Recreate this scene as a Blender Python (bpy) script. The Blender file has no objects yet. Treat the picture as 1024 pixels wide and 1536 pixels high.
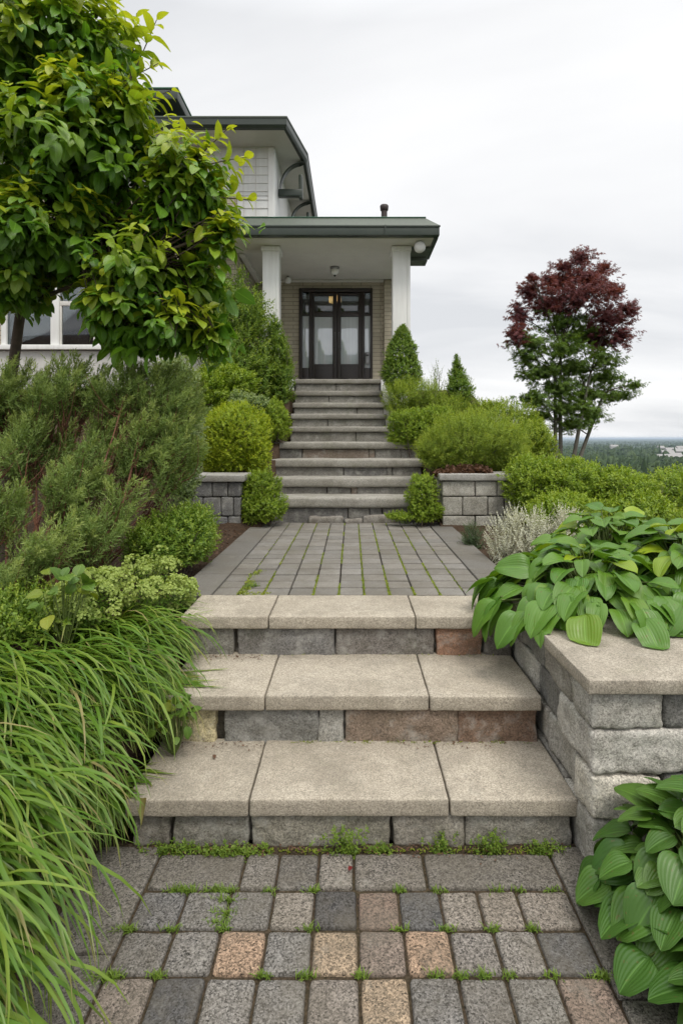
import bpy, math, random
import numpy as np
from mathutils import Vector

C = bpy.context.scene.collection
F_PX, VX, VY, CAMZ = 830.0, 527.0, 657.0, 1.63
R = math.radians

def pw(px, py, d):
    """a measured photo position at distance d, in metres"""
    return np.array([(px - VX) / F_PX * d, d, CAMZ - (py - VY) / F_PX * d])

# ------------------------------------------------------------------ numpy helpers
def hash3(i, j, k, seed):
    h = (i * 374761393 + j * 668265263 + k * 2147483647 + seed * 974634777) & 0xffffffff
    h = ((h ^ (h >> 13)) * 1274126177) & 0xffffffff
    h = h ^ (h >> 16)
    return (h & 0xffff) / 65535.0

def vnoise(P, freq=1.0, seed=0):
    Q = np.asarray(P, float) * freq + 1000.0
    I = np.floor(Q).astype(np.int64)
    f = Q - I
    f = f * f * (3 - 2 * f)
    out = 0
    for a in (0, 1):
        for b in (0, 1):
            for c in (0, 1):
                w = (f[..., 0] if a else 1 - f[..., 0]) * (f[..., 1] if b else 1 - f[..., 1]) * (f[..., 2] if c else 1 - f[..., 2])
                out = out + w * hash3(I[..., 0] + a, I[..., 1] + b, I[..., 2] + c, seed)
    return out

def fbm(P, freq, seed, octs=3):
    s = 0; a = 1; t = 0
    for o in range(octs):
        s = s + a * (vnoise(P, freq * 2 ** o, seed + o) - .5); t += a; a *= .5
    return s / t * 2

def norm(v):
    return v / np.maximum(np.linalg.norm(v, axis=-1, keepdims=True), 1e-9)

# ------------------------------------------------------------------ object helpers
def tag(o, label=None, cat=None, group=None, kind=None):
    if label: o['label'] = label
    if cat: o['category'] = cat
    if group: o['group'] = group
    if kind: o['kind'] = kind
    return o

def thing(name, label, cat, loc=(0, 0, 0), group=None):
    o = bpy.data.objects.new(name, None)
    o.empty_display_size = .1
    C.objects.link(o)
    o.location = [float(v) for v in loc]
    return tag(o, label, cat, group)

def npmesh(name, V, Fs, mat, parent=None, org=None, smooth=True, attrs=None):
    """one mesh object from arrays; Fs is one (k,s) array or a list of them; V in world coordinates"""
    if not isinstance(Fs, list) or np.isscalar(Fs[0][0]): Fs = [Fs]
    Fs = [np.asarray(f, np.int32) for f in Fs if len(f)]
    V = np.asarray(V, float)
    if org is None:
        org = np.zeros(3); q = parent
        while q is not None:
            org = org + np.array(q.location); q = q.parent
    V = V - np.asarray(org, float)
    me = bpy.data.meshes.new(name)
    me.vertices.add(len(V))
    me.vertices.foreach_set('co', V.astype(np.float32).ravel())
    nl = sum(f.size for f in Fs); npoly = sum(len(f) for f in Fs)
    me.loops.add(nl); me.polygons.add(npoly)
    me.loops.foreach_set('vertex_index', np.concatenate([f.ravel() for f in Fs]))
    tot = np.concatenate([np.full(len(f), f.shape[1], np.int32) for f in Fs])
    st = np.zeros(npoly, np.int32); st[1:] = np.cumsum(tot)[:-1]
    me.polygons.foreach_set('loop_start', st)
    me.polygons.foreach_set('use_smooth', np.full(npoly, bool(smooth)))
    for k, a in (attrs or {}).items():
        a = np.asarray(a, np.float32)
        if a.ndim == 1:
            at = me.attributes.new(k, 'FLOAT', 'POINT'); at.data.foreach_set('value', a)
        else:
            at = me.attributes.new(k, 'FLOAT_VECTOR', 'POINT'); at.data.foreach_set('vector', a.ravel())
    me.update(calc_edges=True)
    me.validate()
    if mat: me.materials.append(mat)
    o = bpy.data.objects.new(name, me)
    C.objects.link(o)
    if parent is not None: o.parent = parent
    else: o.location = [float(v) for v in org]
    return o

_lat = {}
def lattice(n):
    if n in _lat: return _lat[n]
    nx, ny, nz = n
    ids = {}; pts = []; quads = []
    def gid(i, j, k):
        key = (i, j, k)
        if key not in ids:
            ids[key] = len(pts); pts.append(key)
        return ids[key]
    for k, flip in ((0, True), (nz, False)):
        for i in range(nx):
            for j in range(ny):
                q = [gid(i, j, k), gid(i + 1, j, k), gid(i + 1, j + 1, k), gid(i, j + 1, k)]
                quads.append(q[::-1] if flip else q)
    for j, flip in ((0, False), (ny, True)):
        for i in range(nx):
            for k in range(nz):
                q = [gid(i, j, k), gid(i + 1, j, k), gid(i + 1, j, k + 1), gid(i, j, k + 1)]
                quads.append(q[::-1] if flip else q)
    for i, flip in ((0, True), (nx, False)):
        for j in range(ny):
            for k in range(nz):
                q = [gid(i, j, k), gid(i, j + 1, k), gid(i, j + 1, k + 1), gid(i, j, k + 1)]
                quads.append(q[::-1] if flip else q)
    _lat[n] = (np.array(pts), np.array(quads, np.int32))
    return _lat[n]

def rounded(lo, hi, r, res, amp=0., freq=8., seed=0, amp2=0., freq2=40.):
    lo = np.array(lo, float); hi = np.array(hi, float)
    ax = []
    for a in range(3):
        L = hi[a] - lo[a]; rr = min(r, L * .45)
        n = max(1, int(math.ceil((L - 2 * rr) / res)))
        ax.append(np.concatenate([[lo[a], lo[a] + rr * .35], np.linspace(lo[a] + rr, hi[a] - rr, n + 1), [hi[a] - rr * .35, hi[a]]]))
    pts, quads = lattice(tuple(len(a) - 1 for a in ax))
    P = np.stack([ax[a][pts[:, a]] for a in range(3)], 1)
    rv = np.minimum(r, (hi - lo) * .45)
    c = np.clip(P, lo + rv, hi - rv)
    d = (P - c) / rv
    l = np.maximum(np.linalg.norm(d, axis=1, keepdims=True), 1e-9)
    n = d / l
    P = c + n * rv
    if amp: P = P + n * (fbm(P, freq, seed, 3) * amp)[:, None]
    if amp2: P = P + n * (fbm(P, freq2, seed + 7, 2) * amp2)[:, None]
    return P, quads

class MB:
    def __init__(s): s.V = []; s.F = []; s.c = []; s.n = 0
    def add(s, V, F, col=(1, 1, 1)):
        V = np.asarray(V, float)
        s.V.append(V); s.F.append(np.asarray(F, np.int32) + s.n); s.n += len(V)
        s.c.append(np.tile(np.array(col, float), (len(V), 1)))
    def box(s, lo, hi, col=(1, 1, 1), r=.006, res=10., **k):
        P, q = rounded(lo, hi, r, res, **k); s.add(P, q, col)
    def stone(s, lo, hi, col, seed, r=.018, res=.022, amp=.012, freq=7, amp2=.004, freq2=45):
        P, q = rounded(lo, hi, r, res, amp, freq, seed, amp2, freq2); s.add(P, q, col)
    def prism(s, pts, z0, z1, col=(1, 1, 1)):
        """plan polygon (counter-clockwise) raised from z0 to z1; tops as quads/ngons of a fan"""
        n = len(pts); V = [(x, y, z0) for x, y in pts] + [(x, y, z1) for x, y in pts]
        cx = sum(p[0] for p in pts) / n; cy = sum(p[1] for p in pts) / n
        V += [(cx, cy, z0), (cx, cy, z1)]
        F = []
        for i in range(n):
            j = (i + 1) % n
            F.append((i, j, n + j, n + i))
            F.append((j, i, 2 * n, 2 * n)); F.append((n + i, n + j, 2 * n + 1, 2 * n + 1))
        s.tri_safe(V, F, col)
    def tri_safe(s, V, F, col):
        V = np.asarray(V, float)
        s.V.append(V); s.c.append(np.tile(np.array(col, float), (len(V), 1)))
        for f in F:
            f = list(dict.fromkeys(f))
            s.F.append(np.array([f], np.int32) + s.n)
        s.n += len(V)
    def tube(s, pts, rad, col=(1, 1, 1), sides=8, cap=True):
        V, F = tube(pts, rad, sides); s.add(V, F, col)
        if cap:
            for e, rev in ((0, True), (len(pts) - 1, False)):
                ring = list(range(e * sides, e * sides + sides)); 
                f = np.array([ring[::-1] if rev else ring], np.int32) + (s.n - len(V))
                s.F.append(f)
    def lathe(s, c, prof, col=(1, 1, 1), sides=20):
        a = np.linspace(0, 2 * math.pi, sides, endpoint=False)
        V = np.concatenate([np.stack([c[0] + r * np.cos(a), c[1] + r * np.sin(a), np.full(sides, c[2] + z)], 1) for r, z in prof])
        F = []
        for k in range(len(prof) - 1):
            for i in range(sides):
                j = (i + 1) % sides
                F.append((k * sides + i, k * sides + j, (k + 1) * sides + j, (k + 1) * sides + i))
        s.add(V, F, col)
    def build(s, name, mat, parent=None, smooth=False, org=None):
        by = {}
        for f in s.F: by.setdefault(f.shape[1], []).append(f)
        Fs = [np.concatenate(v) for v in by.values()]
        o = npmesh(name, np.concatenate(s.V), Fs, mat, parent, org, smooth, {'Col': np.concatenate(s.c)})
        if smooth:
            try: o.data.set_sharp_from_angle(angle=R(40))
            except Exception: pass
        return o

def tube(pts, rad, sides=6):
    pts = np.asarray(pts, float); n = len(pts)
    rad = np.full(n, rad) if np.isscalar(rad) else np.asarray(rad, float)
    T = norm(np.gradient(pts, axis=0))
    ref = np.array([0, 0, 1.0]) if abs(T[0][2]) < .9 else np.array([1.0, 0, 0])
    U = norm(np.cross(T, ref)); W = np.cross(T, U)
    a = np.linspace(0, 2 * math.pi, sides, endpoint=False)
    V = (pts[:, None] + rad[:, None, None] * (np.cos(a)[None, :, None] * U[:, None] + np.sin(a)[None, :, None] * W[:, None])).reshape(-1, 3)
    i = np.arange(n - 1)[:, None] * sides; k = np.arange(sides)[None]; k2 = (k + 1) % sides
    F = np.stack([i + k2, i + k, i + sides + k, i + sides + k2], -1).reshape(-1, 4)
    return V, F

# ------------------------------------------------------------------ materials
class NT:
    def __init__(s, name):
        s.m = bpy.data.materials.new(name); s.m.use_nodes = True
        s.t = s.m.node_tree; s.t.nodes.clear()
        s.out = s.t.nodes.new('ShaderNodeOutputMaterial')
    def n(s, typ, ins=None, **props):
        nd = s.t.nodes.new('ShaderNode' + typ)
        for k, v in props.items(): setattr(nd, k, v)
        for k, v in (ins or {}).items():
            sock = nd.inputs[k]
            if isinstance(v, bpy.types.NodeSocket): s.t.links.new(v, sock)
            else: sock.default_value = v
        return nd
    def math(s, op, a, b=0.):
        return s.n('Math', {0: a, 1: b}, operation=op).outputs[0]
    def mix(s, f, a, b, blend='MIX'):
        nd = s.n('Mix', None, data_type='RGBA', blend_type=blend)
        for k, v in ((0, f), (6, a), (7, b)):
            if isinstance(v, bpy.types.NodeSocket): s.t.links.new(v, nd.inputs[k])
            else: nd.inputs[k].default_value = (*v, 1) if isinstance(v, tuple) and len(v) == 3 else v
        return nd.outputs[2]
    def ramp(s, f, stops):
        nd = s.n('ValToRGB', {0: f}); cr = nd.color_ramp
        while len(cr.elements) < len(stops): cr.elements.new(.5)
        for e, (p, c) in zip(cr.elements, stops):
            e.position = p; e.color = (*c, 1) if not np.isscalar(c) else (c, c, c, 1)
        return nd.outputs[0]
    def noise(s, vec, scale, detail=3., rough=.55):
        return s.n('TexNoise', {'Vector': vec, 'Scale': scale, 'Detail': detail, 'Roughness': rough}).outputs[0]
    def done(s, shader):
        s.t.links.new(shader, s.out.inputs[0]); return s.m

def stone_mat(name, speck=.35, rough=.85, bump=.5, stain=.3, scale=1., moss=0., stain_col=(.10, .085, .06), pale=0., worn=0.):
    t = NT(name)
    co = t.n('NewGeometry').outputs['Position']
    col = t.n('Attribute', attribute_name='Col').outputs['Color']
    n1 = t.noise(co, 380 * scale, 2.); n2 = t.noise(co, 130 * scale, 3.); n3 = t.noise(co, 2.6, 5., .65); n4 = t.noise(co, 14, 4., .6)
    vor = t.n('TexVoronoi', {'Vector': co, 'Scale': 240 * scale}, feature='F1')
    vc = t.math('MULTIPLY', t.n('SeparateColor', {0: vor.outputs['Color']}).outputs[0], 1.0)
    sp = t.math('ADD', t.math('MULTIPLY', n1, 1.1), t.math('ADD', t.math('MULTIPLY', vc, .55), t.math('MULTIPLY', n2, .7)))
    v = t.n('MapRange', {0: sp, 1: .8, 2: 1.6, 3: 1 - speck, 4: 1 + speck}, clamp=False).outputs[0]
    c = t.mix(1., col, t.n('CombineColor', {0: v, 1: v, 2: v}).outputs[0], 'MULTIPLY')
    st = t.ramp(t.math('ADD', t.math('MULTIPLY', n3, .7), t.math('MULTIPLY', n4, .3)), [(.42, 0.), (.62, 1.)])
    c = t.mix(t.math('MULTIPLY', st, stain), c, stain_col)
    if moss:
        mm = t.ramp(t.noise(co, 5, 6., .7), [(.55, 0.), (.68, 1.)])
        c = t.mix(t.math('MULTIPLY', mm, moss), c, (.09, .11, .03))
    if worn:
        w1 = t.ramp(t.noise(co, 4.2, 7., .75), [(.46, 0.), (.60, 1.)])
        c = t.mix(t.math('MULTIPLY', w1, worn), c, (.13, .115, .09))
        w2 = t.ramp(t.noise(co, 33, 5., .7), [(.60, 0.), (.68, 1.)])
        c = t.mix(t.math('MULTIPLY', w2, worn), c, (.085, .075, .06))
        w3 = t.ramp(t.noise(co, 7.7, 6., .7), [(.58, 0.), (.72, 1.)])
        c = t.mix(t.math('MULTIPLY', w3, worn * .6), c, (.42, .40, .35))
    if pale:
        pp = t.ramp(t.noise(co, 9, 6., .72), [(.50, 0.), (.66, 1.)])
        c = t.mix(t.math('MULTIPLY', pp, pale), c, (.46, .45, .41))
        dp = t.ramp(t.noise(co, 6.3, 7., .75), [(.54, 0.), (.70, 1.)])
        c = t.mix(t.math('MULTIPLY', dp, pale), c, (.07, .065, .055))
    h = t.math('ADD', t.math('MULTIPLY', sp, .5), t.math('MULTIPLY', n4, 1.2))
    b = t.n('Bump', {'Strength': bump, 'Distance': .004, 'Height': h}).outputs[0]
    p = t.n('BsdfPrincipled', {'Base Color': c, 'Roughness': rough, 'Normal': b, 'Specular IOR Level': .3})
    return t.done(p.outputs[0])

def paint_mat(name, col, rough=.55, dirt=.15, scale=3., bump=.05, dirt_col=None, metallic=0., streak=False):
    t = NT(name)
    co = t.n('NewGeometry').outputs['Position']
    vec = co
    if streak:
        vec = t.n('Mapping', {'Vector': co, 'Scale': (6., 6., .6)}).outputs[0]
    n3 = t.noise(vec, scale, 6., .65)
    f = t.math('MULTIPLY', t.ramp(n3, [(.4, 0.), (.72, 1.)]), dirt)
    c = t.mix(f, col, dirt_col or tuple(x * .35 for x in col))
    b = t.n('Bump', {'Strength': bump, 'Distance': .01, 'Height': t.noise(co, 60, 3.)}).outputs[0]
    p = t.n('BsdfPrincipled', {'Base Color': c, 'Roughness': rough, 'Normal': b, 'Metallic': metallic})
    return t.done(p.outputs[0])

def leaf_mat(name, a, b, young=None, trans=.3, rough=.45, veins=None, spec=.35, patch=.5, spots=0., dry=False):
    """leaves vary from a to b, leaf by leaf and in loose patches; 'young' is the colour of fresh growth"""
    t = NT(name)
    rnd = t.n('NewGeometry').outputs['Random Per Island']
    co = t.n('NewGeometry').outputs['Position']
    pn = t.noise(co, 4.5, 3., .6)
    f = t.math('ADD', t.math('MULTIPLY', rnd, 1 - patch), t.math('MULTIPLY', t.ramp(pn, [(.35, 0.), (.65, 1.)]), patch))
    c = t.mix(f, a, b)
    if spots:
        sp = t.ramp(t.noise(co, 70, 2., .5), [(.66, 0.), (.70, 1.)])
        c = t.mix(t.math('MULTIPLY', sp, spots), c, (.15, .10, .035))
    if dry:
        c = t.mix(t.n('Attribute', attribute_name='dry').outputs['Fac'], c, (.34, .27, .12))
    if young:
        yo = t.n('Attribute', attribute_name='young').outputs['Fac']
        c = t.mix(yo, c, young)
    nrm = None
    if veins:
        uv = t.n('SeparateXYZ', {0: t.n('Attribute', attribute_name='luv').outputs['Vector']})
        w = t.math('ABSOLUTE', uv.outputs[1])
        if veins == 'parallel':
            ph = t.math('MULTIPLY', w, 5.5 * math.pi * 2)
        else:
            ph = t.math('MULTIPLY', t.math('SUBTRACT', t.math('MULTIPLY', uv.outputs[0], 9.), t.math('MULTIPLY', w, 2.6)), math.pi * 2)
        sv = t.math('SINE', ph)
        rib = t.ramp(w, [(0., 1.), (.07, 0.)])
        c = t.mix(t.math('MULTIPLY', rib, .45), c, tuple(min(1, x * 1.9 + .02) for x in b))
        h = t.math('SUBTRACT', t.math('MULTIPLY', sv, .5), t.math('MULTIPLY', rib, 1.))
        nrm = t.n('Bump', {'Strength': .22, 'Distance': .004, 'Height': h}).outputs[0]
    ins = {'Base Color': c, 'Roughness': rough, 'Specular IOR Level': spec}
    if nrm is not None: ins['Normal'] = nrm
    p = t.n('BsdfPrincipled', ins)
    tc = t.mix(1., c, (1.25, 1.2, .55), 'MULTIPLY')
    tr = t.n('BsdfTranslucent', {'Color': tc})
    mx = t.n('MixShader', {0: trans, 1: p.outputs[0], 2: tr.outputs[0]})
    return t.done(mx.outputs[0])

M = {}
M['tread'] = stone_mat('tan_granite', .45, .9, .7, .34, 1., stain_col=(.17, .14, .10), moss=.10, worn=.26)
M['old_tread'] = stone_mat('weathered_granite', .4, .9, .7, .45, .8, moss=.25)
M['paver'] = stone_mat('paver_granite', .85, .9, 1., .4, .8, worn=.38)
M['landing'] = stone_mat('landing_concrete', .24, .9, .5, .4, 1., moss=.10, worn=.3)
M['rough'] = stone_mat('split_granite', .5, .92, 1., .35, .7, moss=.14, pale=.45)
M['bark'] = paint_mat('bark', (.10, .075, .055), .9, .6, 14, .8)
M['redbark'] = paint_mat('red_bark', (.20, .085, .05), .9, .7, 20, .8, (.07, .04, .03))
M['greybark'] = paint_mat('grey_bark', (.17, .16, .13), .9, .5, 10, .8)
M['greenstem'] = paint_mat('green_stem', (.10, .14, .03), .6, .2, 9)
M['palestem'] = paint_mat('pale_stem', (.34, .33, .24), .8, .3, 9)
M['white'] = paint_mat('white_paint', (.82, .82, .80), .5, .26, 2., .05, (.45, .44, .40), streak=True)
M['siding'] = paint_mat('white_siding', (.74, .74, .72), .55, .3, 3, .05, (.5, .49, .46), streak=True)
M['soffit'] = paint_mat('grey_soffit', (.66, .645, .60), .7, .3, 2.5, .05, (.46, .44, .40))
M['fascia'] = paint_mat('grey_fascia', (.088, .108, .080), .5, .4, 4, .05, (.06, .065, .06), streak=True)
M['gutter'] = paint_mat('dark_gutter', (.030, .042, .032), .4, .4, 5, .05, (.06, .07, .055))
M['flash'] = paint_mat('green_flashing', (.06, .16, .10), .45, .4, 6, .1)
M['roof'] = paint_mat('roof_shingle', (.06, .07, .06), .9, .5, 9, .5)
M['door'] = paint_mat('dark_door_wood', (.022, .015, .012), .38, .3, 6, .1, (.04, .028, .02))
M['stucco'] = paint_mat('pale_stucco', (.55, .54, .51), .9, .4, 3, .6, (.38, .37, .34), streak=True)
M['metal'] = paint_mat('grey_metal', (.25, .25, .25), .4, .2, 8, .05, metallic=.7)
M['brown'] = paint_mat('brown_pipe', (.045, .03, .027), .6, .3, 8, .1)
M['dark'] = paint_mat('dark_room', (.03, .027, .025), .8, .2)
def sky_painted_mat():
    t = NT('sky_painted_glass')
    fr = t.n('Fresnel', {'IOR': 2.6}).outputs[0]
    gl = t.n('BsdfGlossy', {'Color': (.95, .97, 1, 1), 'Roughness': .015}).outputs[0]
    co = t.n('NewGeometry').outputs['Position']
    w = t.n('Mapping', {'Vector': co, 'Scale': (14., 1., .4)}).outputs[0]
    df = t.n('BsdfDiffuse', {'Color': t.mix(t.noise(w, 2., 3.), (.42, .47, .50), (.66, .70, .72))}).outputs[0]  # pale streaked colour painted in for the sky reflected by the door panes
    return t.done(t.n('MixShader', {0: fr, 1: df, 2: gl}).outputs[0])
M['sky_painted'] = sky_painted_mat()
M['lampglass'] = paint_mat('lamp_glass', (.82, .82, .80), .2, .05)
M['soil'] = None

def brick_mat(name, side):
    t = NT(name)
    co = t.n('SeparateXYZ', {0: t.n('NewGeometry').outputs['Position']})
    v = t.n('CombineXYZ', {0: co.outputs[1 if side else 0], 1: co.outputs[2]}).outputs[0]
    br = t.n('TexBrick', {'Vector': v, 'Color1': (.56, .50, .38, 1), 'Color2': (.45, .40, .30, 1), 'Mortar': (.24, .22, .18, 1), 'Scale': 1., 'Mortar Size': .007,
                          'Mortar Smooth': .2, 'Bias': 0., 'Brick Width': .42, 'Row Height': .085}, offset=.5)
    pos = t.n('NewGeometry').outputs['Position']
    n = t.noise(pos, 3, 6., .7)
    c = t.mix(t.math('MULTIPLY', t.ramp(n, [(.4, 0.), (.7, 1.)]), .35), br.outputs[0], (.22, .2, .16))
    n2 = t.noise(pos, 90, 3.)
    b = t.n('Bump', {'Strength': .6, 'Distance': .01, 'Height': t.math('SUBTRACT', t.math('MULTIPLY', n2, .3), br.outputs['Fac'])}).outputs[0]
    return t.done(t.n('BsdfPrincipled', {'Base Color': c, 'Roughness': .9, 'Normal': b}).outputs[0])
M['brick'] = brick_mat('cream_brick', False)
M['brickside'] = brick_mat('cream_brick_side', True)

def glass_mat(name):
    t = NT(name)
    fr = t.n('Fresnel', {'IOR': 1.9}).outputs[0]
    gl = t.n('BsdfGlossy', {'Color': (.95, .97, 1, 1), 'Roughness': .02}).outputs[0]
    tr = t.n('BsdfTransparent', {'Color': (.75, .8, .8, 1)}).outputs[0]
    return t.done(t.n('MixShader', {0: fr, 1: tr, 2: gl}).outputs[0])
M['glass'] = glass_mat('window_glass')

def emit_mat(name, col, s):
    t = NT(name)
    return t.done(t.n('Emission', {'Color': (*col, 1), 'Strength': s}).outputs[0])
M['bulb'] = emit_mat('warm_bulb', (1., .60, .22), .9)

def soil_mat(name, a, b, scale=9, bump=1.):
    t = NT(name)
    co = t.n('NewGeometry').outputs['Position']
    n = t.noise(co, scale, 6., .7); n2 = t.noise(co, scale * 9, 4., .6)
    c = t.mix(t.ramp(n, [(.35, 0.), (.68, 1.)]), a, b)
    c = t.mix(.5, c, t.ramp(n2, [(.3, (.02, .014, .01)), (.7, (.16, .11, .075))]), 'MIX')
    bm = t.n('Bump', {'Strength': bump, 'Distance': .03, 'Height': t.math('ADD', n2, n)}).outputs[0]
    return t.done(t.n('BsdfPrincipled', {'Base Color': c, 'Roughness': .95, 'Normal': bm, 'Specular IOR Level': .1}).outputs[0])
M['soil'] = soil_mat('bark_mulch_soil', (.055, .036, .024), (.11, .07, .045))
M['joint'] = soil_mat('joint_dirt', (.03, .026, .02), (.045, .045, .02), 12, .6)

def terrain_mat():
    t = NT('ground_cover')
    pos = t.n('NewGeometry').outputs['Position']
    n = t.noise(pos, 9, 6., .7); n2 = t.noise(pos, 70, 4., .6)
    near = t.mix(t.ramp(n, [(.35, 0.), (.68, 1.)]), (.05, .033, .022), (.10, .065, .042))
    near = t.mix(.5, near, t.ramp(n2, [(.3, (.02, .014, .01)), (.7, (.16, .11, .075))]))
    f1 = t.noise(pos, .012, 8., .7); f2 = t.noise(pos, .0022, 5., .6)
    far = t.mix(t.ramp(f1, [(.38, 0.), (.66, 1.)]), (.022, .042, .024), (.055, .08, .038))
    far = t.mix(t.ramp(f2, [(.64, 0.), (.74, .4)]), far, (.10, .12, .07))
    sx = t.n('SeparateXYZ', {0: pos})
    away = t.math('MAXIMUM', t.math('SUBTRACT', sx.outputs[0], 4.8), t.math('SUBTRACT', sx.outputs[1], 10.2))
    c = t.mix(t.n('MapRange', {0: away, 1: 0., 2: .6, 3: 0., 4: 1.}).outputs[0], near, far)
    bm = t.n('Bump', {'Strength': 1., 'Distance': .03, 'Height': t.math('ADD', n2, n)}).outputs[0]
    return t.done(t.n('BsdfPrincipled', {'Base Color': c, 'Roughness': .95, 'Normal': bm, 'Specular IOR Level': .1}).outputs[0])
M['terrain'] = terrain_mat()

# ------------------------------------------------------------------ terrain
PLAIN = -30.
LB = np.array([(-3000, -.05), (-5, -.05), (1.2, .0), (2.0, .12), (3.3, .5), (6.1, .60), (6.6, .95), (7.6, 1.5), (9.4, 2.45), (12, 2.55), (30000, 2.55)])
RB = np.array([(-3000, -.02), (2.10, -.02), (2.16, .62), (6.1, .60), (6.45, .75), (6.6, 1.08), (7.6, 1.5), (9.4, 2.45), (12, 2.55), (30000, 2.55)])
def terrain(x, y):
    x = np.asarray(x, float); y = np.asarray(y, float)
    zl = np.interp(y, LB[:, 0], LB[:, 1]); zr = np.interp(y, RB[:, 0], RB[:, 1])
    # right of x = 2.4 the bank is lower
    low = np.interp(y, [2.16, 6, 9, 12], [.62, .62, .85, .8])
    k = np.clip((x - 1.9) / 1.2, 0, 1); k = k * k * (3 - 2 * k)
    zr = np.where(y > 6, zr * (1 - k) + np.minimum(zr, low) * k, zr)
    z = np.where(x < 0, zl, zr)
    mid = np.abs(x) < 1.0
    under = np.interp(y, [-3000, 2.2, 2.25, 3.45, 3.5, 6.5, 6.6, 9.6, 9.7], [-.03, -.03, -.06, -.06, .5, .5, .4, .9, 2.3])
    z = np.where(mid, np.minimum(under, z), z)
    s = np.maximum(np.maximum(x - 5.2, np.minimum(y - 10.5, x - 1.7)), np.maximum(y - 22, np.maximum(-x - 14, -y - 9)))
    s = np.maximum(s, 0)
    drop = (2.6 - PLAIN) * (1 - np.exp(-(s * .42 / 32) - (s / 130) ** 2))
    z = z - drop
    z = np.where(s > 0, np.maximum(z, PLAIN + 2 * vnoise(np.stack([x, y, 0 * x], -1), .01, 3)), z)
    return z

def ground():
    xs = np.unique(np.round(np.concatenate([np.linspace(-6, 7, 105), [-1.001, -.999, .999, 1.001], np.sinh(np.linspace(-8.3, 8.3, 150)) * 6]), 4))
    ys = np.unique(np.round(np.concatenate([np.linspace(-3, 14, 130), [2.1, 2.16, 6.45, 6.6], -3 - np.sinh(np.linspace(0, 6.5, 26)) * 6, 14 + np.sinh(np.linspace(0, 8.9, 110)) * 6]), 4))
    X, Y = np.meshgrid(xs, ys)
    Z = terrain(X, Y)
    near = (np.abs(X) > 1.15) & (np.abs(X) < 8) & (Y < 12)
    Z = Z + np.where(near, .05 * fbm(np.stack([X, Y, 0 * X], -1), 2.2, 4, 3), 0)
    nx = len(xs); ny = len(ys)
    i = np.arange(ny - 1)[:, None] * nx; j = np.arange(nx - 1)[None]
    F = np.stack([i + j, i + j + 1, i + nx + j + 1, i + nx + j], -1).reshape(-1, 4)
    o = npmesh('ground', np.stack([X, Y, Z], -1).reshape(-1, 3), F, M['terrain'])
    tag(o, kind='structure')
ground()

# ------------------------------------------------------------------ paving
rnd = random.Random(5)
GREY = [(.155, .148, .138), (.18, .172, .162), (.135, .13, .123), (.20, .188, .172), (.165, .155, .143)]
DARK = (.075, .075, .078); TAN = (.31, .225, .165); TAN2 = (.33, .26, .19); RED = (.20, .15, .125); ROSE = (.20, .165, .145); LT = (.23, .212, .192)
def grey(): 
    c = rnd.choice(GREY); k = rnd.uniform(.88, 1.1); return tuple(x * k for x in c)

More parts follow.
